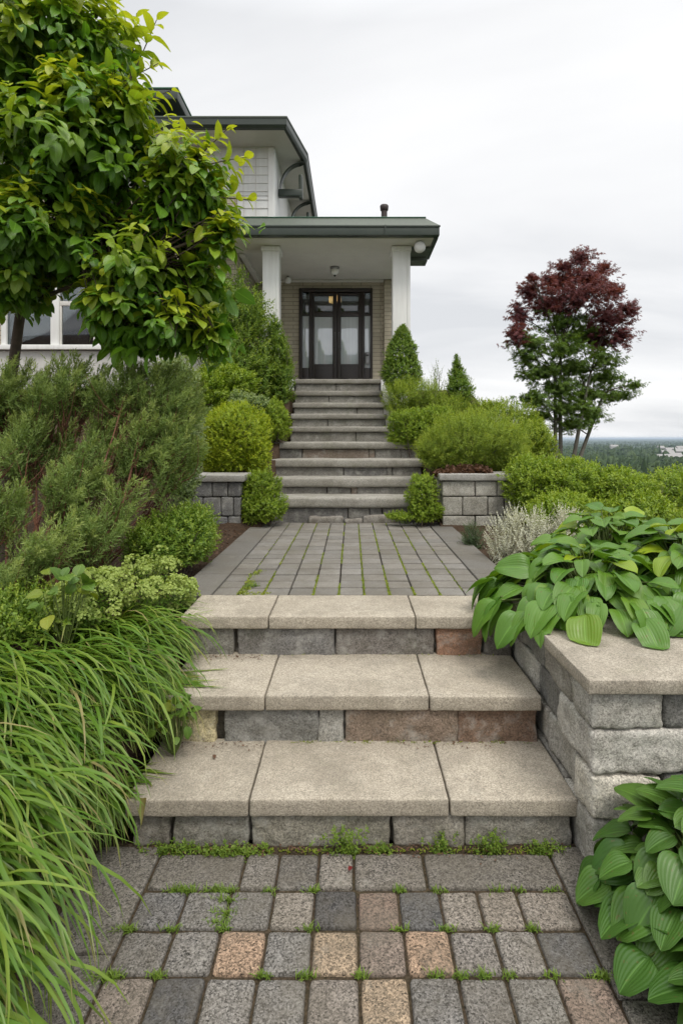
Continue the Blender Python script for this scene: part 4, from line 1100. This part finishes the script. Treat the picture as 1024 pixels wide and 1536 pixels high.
# ------------------------------------------------------------------ maple
def maple():
    rng = np.random.default_rng(71)
    d0 = 9.0
    base = np.array([pw(845, 0, d0)[0], d0, .8])
    t = thing('maple_tree', 'slender maple with purple upper crown and green lower crown against the sky', 'tree', base)
    def tiers(L): return [E(px, py, d0 + rng.uniform(-.35, .35), w * .95, h * 1.3, w * d0 / F_PX * .9) for px, py, w, h in L]
    pur = tiers([(872, 386, 26, 14), (848, 402, 24, 13), (838, 418, 38, 14), (796, 436, 26, 18), (880, 416, 44, 18), (866, 442, 56, 22), (920, 436, 24, 10), (938, 462, 24, 12), (778, 476, 20, 20), (775, 500, 24, 16), (825, 456, 42, 18),
                 (912, 474, 42, 20), (928, 504, 30, 16), (898, 508, 34, 20), (905, 400, 16, 8), (797, 415, 12, 7)])
    gre = tiers([(845, 484, 46, 14), (870, 500, 50, 15), (800, 512, 38, 14), (845, 522, 50, 16), (905, 540, 34, 14), (790, 535, 30, 14), (860, 550, 56, 16), (815, 558, 44, 14), (905, 565, 32, 12), (840, 582, 52, 18), (805, 598, 36, 14),
                 (882, 590, 48, 16), (925, 592, 32, 9), (950, 578, 22, 6), (845, 612, 50, 15), (882, 622, 34, 12), (815, 622, 26, 9), (855, 636, 34, 10)])
    tips_all = []
    for name, ells, n, mat in (('crown', pur, 2000, G['purple']), ('crown', gre, 2600, G['maple'])):
        P, N = env(rng, ells, n, .9, .5, 3, None, 6, -1)
        D = norm(N * np.array([1, 1, .4]) + rng.normal(0, .3, P.shape) + np.array([.1, 0, .15]))
        pos, d, nr, s, tt = shoots(rng, P, D, .15, 9, .052, (25, 80), .7, .2, .3, 1.0)
        V, F, uv = scatter('maple', pos, d, nr, s)
        o = npmesh(name, V, F, mat, t, attrs={'young': np.zeros(len(V))})
        o['label'] = 'purple upper crown' if mat is G['purple'] else 'green lower crown'
        tips_all.append((ells, P))
    lines = []; rads = []
    tops = [pw(832, 560, d0), pw(840, 520, d0), pw(885, 560, d0 - .1), pw(905, 590, d0 + .1)]
    bases = [base + (-.13, 0, 0), base + (-.04, .05, 0), base + (.08, 0, 0), base + (.12, .08, 0)]
    for a, b in zip(bases, tops):
        lines.append(curve(a, b, rng, .03, .02, 8)); rads.append(np.linspace(.042, .02, 8))
    V, F = bundle(lines, rads, 8); npmesh('trunk', V, F, M['greybark'], t)
    trunks = np.concatenate([l[4:] for l in lines]); lines = []; rads = []
    for ells, P in tips_all:
        for e in ells:
            c = np.array(e[:3]); q = trunks[np.argmin(np.linalg.norm(trunks - (c - np.array([0, 0, .35])), axis=1))]
            m = curve(q, c, rng, .12, -.25, 7); lines.append(m); rads.append(np.linspace(.011, .005, 7))
            near = np.argsort(np.linalg.norm(P - c, axis=1))[:50]
            for i in rng.choice(near, 9, replace=False):
                lines.append(curve(m[rng.integers(3, 7)], P[i], rng, .15, -.1, 5)); rads.append(np.linspace(.006, .002, 5))
    V, F = bundle(lines, rads, 4); npmesh('branch', V, F, M['bark'], t)
maple()

# ------------------------------------------------------------------ what leaves lie on
def rest_on(V, off=.004):
    """keep leaf vertices above the stone they lie on"""
    x, y = V[:, 0], V[:, 1]
    S = np.full(len(V), -9.)
    on = (x > -.91) & (x < .90)
    S = np.where(on, np.select([y < 2.2, y < 2.6, y < 3.07, y < 3.5], [0., .192, .42, .645], LZ), S)
    S = np.where((np.abs(x) <= 1.0) & (y < 2.2), np.maximum(S, .006), S)
    S = np.where((x >= .87) & (y > 2.04) & (y < 2.605), .737, S)
    S = np.where((x >= .87) & (x < 1.305) & (y >= 2.605) & (y < 3.45), .735, S)
    S = np.where((x >= 1.0) & (y <= 2.04), .006, S)
    V[:, 2] = np.maximum(V[:, 2], S + off * (1 + vnoise(V, 40, 3)))
    return V

# ------------------------------------------------------------------ hostas
def hosta(label, base, Rr, H, n, size, seed, tmpl='hosta', mat='hosta', yl=.0, squash=1.0, aim=None):
    rng = np.random.default_rng(seed)
    t = thing('hosta_plant', label, 'plant', base)
    b = np.array(base)
    f = np.sqrt((np.arange(n) + .5) / n)
    az = np.arange(n) * 2.39996 + rng.normal(0, .25, n)
    out = np.stack([np.cos(az), np.sin(az) * squash, 0 * az], 1)
    r = f * Rr * rng.uniform(.8, 1.08, n) * .72
    z = H * (1 - .72 * f ** 2.0) * rng.uniform(.85, 1.1, n)
    pos = b + out * r[:, None]; pos[:, 2] += z
    pitch = R(26) - f * R(64) + rng.normal(0, .2, n)
    d = out * np.cos(pitch)[:, None] + np.array([0, 0, 1.]) * np.sin(pitch)[:, None] + rng.normal(0, .12, (n, 3))
    nr = np.array([0, 0, 1.]) + out * .35 + rng.normal(0, .22, (n, 3))
    s = size * rng.uniform(.8, 1.2, n) * (.75 + .35 * f)
    V, F, uv = scatter(tmpl, pos, d, nr, s, rng.uniform(1.0, 1.3, n))
    if base[1] < 2.0:
        V[:, 1] = np.where(V[:, 0] > .86, np.minimum(V[:, 1], 2.034 - .01 * vnoise(V, 30, 2)), V[:, 1])
    nv = len(LF[tmpl][0])
    pen = (rest_on(V.copy())[:, 2] - V[:, 2]).reshape(n, nv).max(1)
    V[:, 2] += np.repeat(np.minimum(pen, .10) * .75, nv)
    V = rest_on(V)
    young = np.where(rng.random(n) < yl, rng.uniform(.5, 1, n), rng.uniform(0, .18, n)) * np.where(f < .75, 1, .35)
    npmesh('leaf', V, F, G[mat], t, attrs={'luv': uv, 'young': np.repeat(young, len(LF[tmpl][0]))})
    lines = [curve(b + np.array([rng.normal(0, .04), rng.normal(0, .04), 0]), p, rng, .1, -.3, 6) for p in pos]
    V, F = bundle(lines, [np.linspace(.006, .0035, 6)] * n, 5); npmesh('stem', V, F, M['greenstem'], t)
hosta('large bright green hosta spilling over the steps from the retaining wall corner', (1.30, 3.02, .64), .76, .37, 250, .18, 81, yl=.06)
hosta('tall green hosta with golden leaves on top at the right edge of the wall', (1.92, 3.02, .64), .76, .50, 250, .19, 82, yl=.14)
hosta('green hosta at the back of the planter beside the silver plant', (1.62, 3.50, .64), .62, .50, 150, .18, 83, yl=.2)
hosta('broad leaved green hosta on the ground before the retaining wall', (1.18, 1.77, .0), .46, .45, 150, .135, 84, 'hostar', 'hostad')
hosta('broad leaved hosta in the bottom right corner beside the paver edge', (1.23, 1.40, .0), .47, .42, 135, .14, 85, 'hostar', 'hostad')

# ------------------------------------------------------------------ arching grass
def blades(rng, base, az, L, th0, bend, w, ns=9, fold=.25):
    """arching strips; all arguments per blade"""
    m = len(base)
    s = np.linspace(0, 1, ns + 1)
    th = th0[:, None] - bend[:, None] * s[None] ** 1.25
    ds = L[:, None] / ns
    h = np.cumsum(np.cos(th) * ds, 1) - np.cos(th[:, :1]) * ds; v = np.cumsum(np.sin(th) * ds, 1) - np.sin(th[:, :1]) * ds
    sw = rng.normal(0, .12, m)
    azz = az[:, None] + sw[:, None] * s[None] ** 2
    out = np.stack([np.cos(azz), np.sin(azz), 0 * azz], -1); lat = np.stack([-np.sin(azz), np.cos(azz), 0 * azz], -1)
    mid = base[:, None] + out * h[..., None]; mid[..., 2] += v
    wid = w[:, None] * np.minimum(1, .45 + 2.5 * s[None]) * (1 - s[None] ** 2.2) ** .8 * .5 + .0003
    tw = rng.normal(0, .28, (m, 1)) * s[None]
    upv = out * (-np.sin(th))[..., None] + np.array([0, 0, 1.]) * np.cos(th)[..., None]
    latt = lat * np.cos(tw)[..., None] + upv * np.sin(tw)[..., None]
    A = mid - latt * wid[..., None] + upv * (wid * fold)[..., None]; B = mid + latt * wid[..., None] + upv * (wid * fold)[..., None]
    V = np.stack([A, mid, B], 2).reshape(m, -1, 3)
    k = np.arange(ns) * 3
    F1 = np.stack([k, k + 1, k + 4, k + 3], 1); F2 = np.stack([k + 1, k + 2, k + 5, k + 4], 1)
    F = np.concatenate([F1, F2])
    FF = (np.arange(m)[:, None, None] * ((ns + 1) * 3) + F[None]).reshape(-1, 4)
    return V.reshape(-1, 3), FF

def grass_clump(label, base, n, L, lean, seed, spread=.10, w=.0158, azs=.27):
    n = int(n * 1.25)
    rng = np.random.default_rng(seed)
    t = thing('ornamental_grass', label, 'grass', base)
    b = np.array(base) + np.array([-.05, 0, .03]) + np.stack([rng.normal(0, spread, n), rng.normal(0, spread, n), np.full(n, -.03)], 1)
    az = lean + rng.normal(0, azs, n)
    V, F = blades(rng, b, az, L * rng.uniform(.6, 1.06, n), R(72) + rng.normal(0, .12, n), R(132) + rng.normal(0, .22, n), w * rng.uniform(.6, 1.25, n))
    V = rest_on(V)
    sv = np.tile(np.repeat(np.linspace(0, 1, 10), 3), n)
    dead = rng.random(n); tipd = np.where(rng.random(n) < .4, rng.uniform(.75, .95, n), 2.)
    dry = np.clip((sv - np.repeat(tipd, 30)) * 6, 0, 1) + np.repeat(np.where(dead < .02, .8, 0), 30) + np.clip(.12 - sv, 0, 1) * 3
    npmesh('foliage', V, F, G['grass'], t, attrs={'young': np.repeat(rng.random(n) ** 3 * .8, 30), 'dry': np.clip(dry, 0, .9)})
gl = [('topmost arching grass clump falling over the left end of the top slab', (-1.28, 3.02, .46), 430, .60, -.45, .10),
      ('arching grass clump spilling onto the left end of the second tread', (-1.33, 2.62, .40), 480, .68, -.45, .12),
      ('arching grass clump covering the left end of the bottom tread', (-1.42, 2.25, .30), 520, .68, -.5, .13),
      ('long bladed grass clump hanging over the left edging before the bottom step', (-1.38, 1.90, .24), 520, .74, -.6, .12),
      ('grass clump at the left edge with blades sweeping down to the paver edging', (-1.30, 1.60, .18), 480, .76, -.65, .12),
      ('nearest grass clump at the bottom left corner over the edging slabs', (-1.22, 1.30, .10), 380, .70, -.65, .12),
      ('short grass clump tucked against the left end of the bottom slab', (-1.14, 2.36, .05), 260, .42, -.55, .06),
      ('short grass clump tucked against the left end of the middle slab', (-1.05, 2.78, .25), 240, .40, -.5, .07),
      ('upper grass clump at the left picture edge behind the others', (-1.75, 2.45, .42), 400, .78, -.5, .14),
      ('broad grass clump at the far left edge beside the lowest blades', (-1.72, 1.95, .32), 420, .85, -.6, .14)]
for i, (lab, b, n, L, lean, sp) in enumerate(gl):
    grass_clump(lab, b, n, L, lean, 90 + i, sp)

# small broad leaved plants among the grass
def broad_plant(label, base, n, rad, h, size, seed, yl):
    rng = np.random.default_rng(seed)
    t = thing('leafy_plant', label, 'plant', base)
    b = np.array(base)
    u = norm(rng.normal(0, 1, (n, 3)) + np.array([.2, -.3, .7]))
    pos = b + np.array([0, 0, h]) + u * np.array([rad, rad, rad]) * rng.uniform(.5, 1, (n, 1))
    d = norm(u * .8 + rng.normal(0, .4, (n, 3)))
    nr = np.array([0, -.3, 1.]) + u * .4 + rng.normal(0, .25, (n, 3))
    V, F, uv = scatter('tree', pos, d, nr, size * rng.uniform(.7, 1.2, n), np.full(n, 1.5))
    npmesh('foliage', V, F, G['broad'], t, attrs={'luv': uv, 'young': np.repeat((rng.random(n) < yl) * rng.uniform(.4, 1, n), len(LF['tree'][0]))})
    V, F = bundle([curve(b, p, rng) for p in pos], [np.linspace(.004, .002, 6)] * n, 4); npmesh('stem', V, F, M['greenstem'], t)
broad_plant('broad leaved seedling poking out above the grass below the spurge', (-1.42, 2.75, .55), 22, .13, .30, .075, 101, .25)
broad_plant('small yellow green leafy weed at the left end of the bottom tread', (-.80, 2.5, .2), 34, .10, .16, .05, 102, .35)

# ------------------------------------------------------------------ weeds, moss, litter
def weed(label, x, y, z, w, h, n, seed, name='weed_clump'):
    rng = np.random.default_rng(seed)
    t = thing(name, label, 'weed', (x, y, z))
    P = np.stack([x + rng.normal(0, w * .5, n), y + rng.uniform(-.035, .01, n), z + h * rng.random(n) ** 1.3], 1)
    D = norm(np.stack([rng.normal(0, .4, n), rng.normal(-.3, .3, n), np.full(n, 1.)], 1))
    pos, d, nr, s, tt = shoots(rng, P, D, .04, 9, .013, (30, 75), .6, 0, .25, .3)
    V, F, uv = scatter('small', pos, d, nr, s)
    npmesh('foliage', V, F, G['weed'], t, attrs={'young': np.repeat(rng.random(len(pos)) ** 2, 4)})
weed('low ragged weeds at the left end of the bottom riser foot', -.70, 2.19, .0, .13, .045, 90, 111)
weed('creeping weed strip below the left tread joint at the paver edge', -.47, 2.18, .0, .14, .04, 120, 112)
weed('tallest feathery weed clump at the middle of the bottom riser foot', -.03, 2.18, .0, .07, .10, 90, 113)
weed('small weed right of the tallest clump at the riser foot', .12, 2.19, .0, .05, .035, 36, 114)
weed('thin pale weed growing against the right of the bottom riser', .36, 2.20, .0, .06, .06, 40, 115)
weed('bushy weed pair near the right end of the bottom riser', .56, 2.19, .0, .07, .08, 80, 116)
weed('low weeds at the right end of the bottom riser beside the wall', .76, 2.19, .0, .08, .045, 70, 117)
weed('little yellow green weed at the foot of the middle steps', .62, 6.42, LZ, .05, .09, 40, 118)
weed('bright weed leaning on the lower joint at the left of the landing', -.66, 3.72, LZ, .05, .03, 40, 119)

def joint_grass():
    rng = np.random.default_rng(121)
    B = []; Ls = []
    spots = []
    for py, L in ((1335, (262, 285, 345, 405, 470, 600, 660, 745, 780, 830)), (1393, (190, 258, 335, 465, 600, 670, 740, 800)), (1463, (155, 235, 395, 460, 540, 655, 690, 725, 765, 830, 905)),):
        for px in L: spots.append((px, py, 1.0))
    for px, py in ((340, 1350), (335, 1370), (330, 1385), (155, 1470), (186, 1395), (275, 1335), (320, 1335), (165, 1465), (905, 1465)): spots.append((px, py, 1.6))
    for px, py, k in spots:
        dd = F_PX * CAMZ / (py - VY); x = (px - VX) / F_PX * dd
        m = int(rng.integers(22, 50) * k)
        for _ in range(m):
            B.append((x + rng.normal(0, .014 * k), dd + rng.normal(0, .004), -.008)); Ls.append(rng.uniform(.012, .032) * (k ** .4))
    B = np.array(B); Ls = np.array(Ls); n = len(B)
    V, F = blades(rng, B, rng.uniform(0, 6.3, n), Ls, R(75) + rng.normal(0, .25, n), R(60) + rng.normal(0, .3, n), np.full(n, .0028), 4)
    o = npmesh('joint_grass', V, F, G['weed'], attrs={'young': np.repeat(rng.random(n) * .5, 15)})
    tag(o, 'short grass tufts sprouting from the joints between the foreground pavers', 'grass', kind='stuff')
    # moss along the running joints of the landing
    cols = np.linspace(-.885, .885, 12)
    B = []
    for i in range(1, 11):
        m = {2: 800, 4: 900, 5: 1200, 6: 1000, 7: 1300, 8: 1400, 9: 900, 3: 600}.get(i, 220)
        y = 3.5 + 3.0 * rng.random(m) ** 1.6
        keep = vnoise(np.stack([np.full(m, i * 3.7), y, 0 * y], 1), 2.6, 5) > .38
        y = y[keep]
        B.append(np.stack([cols[i] + rng.normal(0, .0035, len(y)), y, np.full(len(y), LZ - .006)], 1))
    y = 3.52 + .65 * rng.random(700); B.append(np.stack([-.72 + .02 * np.sin(y * 9) + rng.normal(0, .016, 700) + (y - 3.5) * .06, y, np.full(700, LZ - .004)], 1))
    x = -.72 + .2 * rng.random(160); B.append(np.stack([x, 3.54 + rng.normal(0, .02, 160), np.full(160, LZ - .004)], 1))
    B = np.concatenate(B); n = len(B)
    V, F = blades(rng, B, rng.uniform(0, 6.3, n), rng.uniform(.008, .018, n), R(70) + rng.normal(0, .3, n), R(80) + rng.normal(0, .3, n), np.full(n, .006), 3)
    o = npmesh('joint_moss', V, F, G['moss'])
    tag(o, 'yellow green moss filling the running joints of the paved landing', 'moss', kind='stuff')
    # moss specks along stair joints
    B = []
    for y, z, a, b, m in ((2.63, .19, -.3, .1, 160), (2.63, .19, .1, .85, 120), (3.10, .417, -.6, .8, 80), (2.205, -.005, -.8, .85, 400)):
        B.append(np.stack([rng.uniform(a, b, m), y + rng.normal(-.012, .006, m), np.full(m, z - .003)], 1))
    B = np.concatenate(B); n = len(B)
    V, F = blades(rng, B, rng.uniform(0, 6.3, n), rng.uniform(.006, .02, n), R(70) + rng.normal(0, .3, n), R(80) + rng.normal(0, .3, n), np.full(n, .005), 3)
    o = npmesh('step_moss', V, F, G['moss'])
    tag(o, 'thin moss fringe along the back of the lower treads', 'moss', kind='stuff')
joint_grass()

def litter():
    rng = np.random.default_rng(131)
    def leaf(name, label, p, size, mat, seed):
        r2 = np.random.default_rng(seed)
        V, F, uv = scatter('tree', np.array([p]), np.array([(r2.normal(), r2.normal(), .1)]), np.array([(.1, .1, 1.)]), [size])
        V[:, 2] += .006
        o = npmesh(name, V, F, mat, org=p, attrs={'luv': uv, 'young': np.zeros(len(V))}); tag(o, label, 'leaf')
    leaf('fallen_leaf', 'tiny dark red leaf lying on the paver below the tallest weed', (-.01, 2.07, .006), .03, G['redleaf'], 1)
    leaf('fallen_leaf', 'brown leaf lying on the bottom tread near the grass', (-.62, 2.5, .194), .03, G['rust'], 2)
    B = []
    for y, z, a, b, m in ((2.19, .004, -.85, .86, 260), (2.60, .192, -.85, -.4, 50), (3.06, .419, -.88, -.5, 90), (2.6, .192, .2, .88, 40), (6.46, LZ, -.9, .8, 120)):
        B.append(np.stack([rng.uniform(a, b, m), y + np.minimum(.012, rng.normal(-.01, .022, m)), np.full(m, z) + rng.uniform(0, .006, m)], 1))
    m = 420; B2 = np.stack([rng.uniform(-1.75, -1.15, m), rng.uniform(3.6, 6.0, m), np.zeros(m)], 1); B2[:, 2] = terrain(B2[:, 0], B2[:, 1]) + .035
    B = np.concatenate(B + [B2]); m = len(B)
    a = rng.uniform(0, 6.3, m)
    V, F, uv = scatter('small', B, np.stack([np.cos(a), np.sin(a), rng.normal(0, .15, m)], 1), np.array([0, 0, 1.]) + rng.normal(0, .3, (m, 3)), np.concatenate([rng.uniform(.006, .016, m - 420), rng.uniform(.02, .045, 420)]))
    V[:, 2] += .003
    tag(npmesh('leaf_litter', V, F, G['rust'], attrs={'young': np.zeros(len(V))}), 'brown leaf litter along the risers and on the soil left of the landing', 'litter', kind='stuff')
    c = pw(292, 855, 4.1)
    mb = MB(); z = float(terrain(-1.2, 4.15))
    P, q = rounded((-1.30, 4.05, z), (-1.155, 4.17, z + .055), .03, .02, .02, 9, 5, .004, 40); mb.add(P, q, (.36, .27, .19))
    o = mb.build('stone', M['rough'], smooth=True, org=(-1.22, 4.1, z)); tag(o, 'flat brown stone on the soil at the left of the landing', 'stone')
litter()

# ------------------------------------------------------------------ valley far below
def valley():
    rng = np.random.default_rng(141)
    n = 20000
    dist = 110 * (5200 / 110) ** rng.random(n)
    ang = rng.uniform(-.05, .95, n)
    x = dist * ang; y = dist
    z = terrain(x, y)
    k = vnoise(np.stack([x, y, 0 * x], 1), .006, 9)
    ok = (k > .30) & (z < -14)
    x, y, z, dist = x[ok], y[ok], z[ok], dist[ok]; n = len(x)
    con = rng.random(n) < .14
    H = np.where(con, rng.uniform(11, 20, n), rng.uniform(6, 14, n)); H = np.minimum(H, np.maximum(5, CAMZ - rng.uniform(6, 40, n) / F_PX * dist - z)); W = np.where(con, H * .2, H * .42)
    sides = 7; lv = 5
    a = np.linspace(0, 2 * math.pi, sides, endpoint=False)
    hs = np.linspace(.08, 1, lv)
    prc = np.array([1, .8, .85 * .62, .34, .03]); prd = np.array([.6, 1, 1.02, .78, .25])
    pr = np.where(con[:, None], prc[None], prd[None])
    rr = W[:, None, None] * pr[:, :, None] * rng.uniform(.6, 1.3, (n, lv, sides))
    zz = z[:, None, None] + H[:, None, None] * (hs[None, :, None] + rng.normal(0, .03, (n, lv, sides)))
    V = np.stack([x[:, None, None] + rr * np.cos(a), y[:, None, None] + rr * np.sin(a), np.broadcast_to(zz, rr.shape)], -1).reshape(n, -1, 3)
    F = []
    for l in range(lv - 1):
        for s in range(sides): F.append((l * sides + s, l * sides + (s + 1) % sides, (l + 1) * sides + (s + 1) % sides, (l + 1) * sides + s))
    F = np.array(F); FF = (np.arange(n)[:, None, None] * (lv * sides) + F[None]).reshape(-1, 4)
    fm = leaf_mat('valley_wood', (.022, .045, .022), (.075, .11, .04), None, .1, .8, None, .1, .3)
    o = npmesh('forest', V.reshape(-1, 3), FF, fm, smooth=False)
    tag(o, 'dark mixed wood covering the valley floor out to the horizon', 'forest', kind='stuff')
    # a few pale houses
    wall_m = paint_mat('far_house_wall', (.40, .39, .37), .8, .1); roof_m = paint_mat('far_house_roof', (.30, .29, .28), .8, .2)
    spots = [(1012, 690, 640), (996, 694, 560), (1020, 676, 1050), (1005, 678, 980), (990, 675, 1150), (1016, 683, 820), (1000, 684, 780), (920, 672, 1400), (1040, 686, 700), (1062, 680, 900)]
    for i, (px, py, dd) in enumerate(spots):
        X = (px - VX) / F_PX * dd; zz = float(terrain(X, dd)); w = 6 + (i * 37 % 4); hgt = 9 + i % 3; l = 5
        t = thing('far_house', 'tiny pale house among the trees of the far valley', 'house', (X, dd, zz), 'houses far off in the valley')
        mb = MB(); mb.box((X - w, dd - l, zz - 1), (X + w, dd + l, zz + hgt), r=.1); mb.build('wall', wall_m, t)
        mb = MB(); b = zz + hgt + .02
        V = [(X - w - .8, dd - l - .8, b), (X + w + .8, dd - l - .8, b), (X + w + .8, dd + l + .8, b), (X - w - .8, dd + l + .8, b), (X - w - .8, dd, b + 4.5), (X + w + .8, dd, b + 4.5)]
        mb.tri_safe(V, [(0, 1, 5, 4), (2, 3, 4, 5), (1, 2, 5), (3, 0, 4), (3, 2, 1, 0)], (1, 1, 1)); mb.build('roof', roof_m, t)
valley()

# ------------------------------------------------------------------ haze
def haze():
    m = bpy.data.materials.new('haze_air'); m.use_nodes = True
    nt = m.node_tree; nt.nodes.clear()
    out = nt.nodes.new('ShaderNodeOutputMaterial'); v = nt.nodes.new('ShaderNodeVolumePrincipled')
    v.inputs['Color'].default_value = (.66, .78, .92, 1); v.inputs['Density'].default_value = .00011; v.inputs['Anisotropy'].default_value = .2
    nt.links.new(v.outputs[0], out.inputs['Volume'])
    X0, X1, Y0, Y1, Z0, Z1 = -12500., 12500., -2300., 23000., PLAIN - 3, 10.5
    V = [(X0, Y0, Z0), (X1, Y0, Z0), (X1, Y1, Z0), (X0, Y1, Z0), (X0, Y0, Z1), (X1, Y0, Z1), (X1, Y1, Z1), (X0, Y1, Z1)]
    o = npmesh('haze', V, [(3, 2, 1, 0), (4, 5, 6, 7), (0, 1, 5, 4), (1, 2, 6, 5), (2, 3, 7, 6), (3, 0, 4, 7)], m, smooth=False)
    tag(o, 'pale blue haze over the valley', 'haze', kind='stuff')
haze()

# ------------------------------------------------------------------ sky, sun, camera
def world():
    w = bpy.data.worlds.new('World'); bpy.context.scene.world = w; w.use_nodes = True
    nt = w.node_tree; nt.nodes.clear()
    def n(t, ins=None, **p):
        nd = nt.nodes.new('ShaderNode' + t)
        for k, v in p.items(): setattr(nd, k, v)
        for k, v in (ins or {}).items():
            if isinstance(v, bpy.types.NodeSocket): nt.links.new(v, nd.inputs[k])
            else: nd.inputs[k].default_value = v
        return nd
    sky = n('TexSky', sky_type='NISHITA', sun_disc=False, sun_elevation=R(58), sun_rotation=R(SUN_ROT), air_density=1., dust_density=2.)
    co = n('TexCoord').outputs['Generated']
    sp = n('SeparateXYZ', {0: co})
    zz = n('Math', {0: sp.outputs[2], 1: .22}, operation='ADD').outputs[0]
    zz = n('Math', {0: zz, 1: .05}, operation='MAXIMUM').outputs[0]
    a = n('Math', {0: sp.outputs[0], 1: zz}, operation='DIVIDE').outputs[0]; b = n('Math', {0: sp.outputs[1], 1: zz}, operation='DIVIDE').outputs[0]
    v = n('CombineXYZ', {0: a, 1: b, 2: 0.}).outputs[0]
    mp = n('Mapping', {'Vector': v, 'Rotation': (0, 0, R(24)), 'Scale': (.55, 1.1, 1), 'Location': (3.1, .7, 0)}).outputs[0]
    n1 = n('TexNoise', {'Vector': mp, 'Scale': 1.15, 'Detail': 6., 'Roughness': .5, 'Distortion': .35}).outputs[0]
    r = n('ValToRGB', {0: n1}); cr = r.color_ramp
    cr.elements[0].position = .34; cr.elements[0].color = (.62, .632, .652, 1)
    cr.elements[1].position = .66; cr.elements[1].color = (.86, .86, .86, 1)
    e = cr.elements.new(.48); e.color = (.745, .75, .76, 1)
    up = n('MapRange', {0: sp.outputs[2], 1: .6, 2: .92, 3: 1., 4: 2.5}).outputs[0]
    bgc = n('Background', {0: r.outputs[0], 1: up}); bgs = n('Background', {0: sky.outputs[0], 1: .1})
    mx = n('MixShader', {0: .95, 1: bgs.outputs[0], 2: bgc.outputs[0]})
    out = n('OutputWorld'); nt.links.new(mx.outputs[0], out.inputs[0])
SUN_ROT = 150.
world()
sd = bpy.data.lights.new('sun', 'SUN'); sd.energy = 1.5; sd.angle = R(18); sd.color = (1., .945, .86)
so = bpy.data.objects.new('sun', sd); C.objects.link(so)
el, az = R(58), R(SUN_ROT)
dirv = Vector((math.sin(az) * math.cos(el), math.cos(az) * math.cos(el), math.sin(el)))   # towards the sun
so.rotation_euler = dirv.to_track_quat('Z', 'Y').to_euler(); so.location = (3, -6, 12)

cam = bpy.data.cameras.new('camera'); co_ = bpy.data.objects.new('camera', cam); C.objects.link(co_)
co_.location = (0, 0, CAMZ); co_.rotation_euler = (R(90), 0, 0)
cam.sensor_width = 36; cam.lens = 36 * F_PX / 1536
cam.shift_x = -15 / 1536; cam.shift_y = -111 / 1536
cam.clip_start = .05; cam.clip_end = 60000
sc = bpy.context.scene
sc.camera = co_
sc.render.resolution_x, sc.render.resolution_y = 682, 1024
sc.view_settings.view_transform = 'Standard'; sc.view_settings.look = 'None'; sc.view_settings.exposure = .34; sc.view_settings.gamma = 1.
sc.cycles.max_bounces = 8; sc.cycles.transparent_max_bounces = 12; sc.cycles.volume_bounces = 0
sc.cycles.use_denoising = True
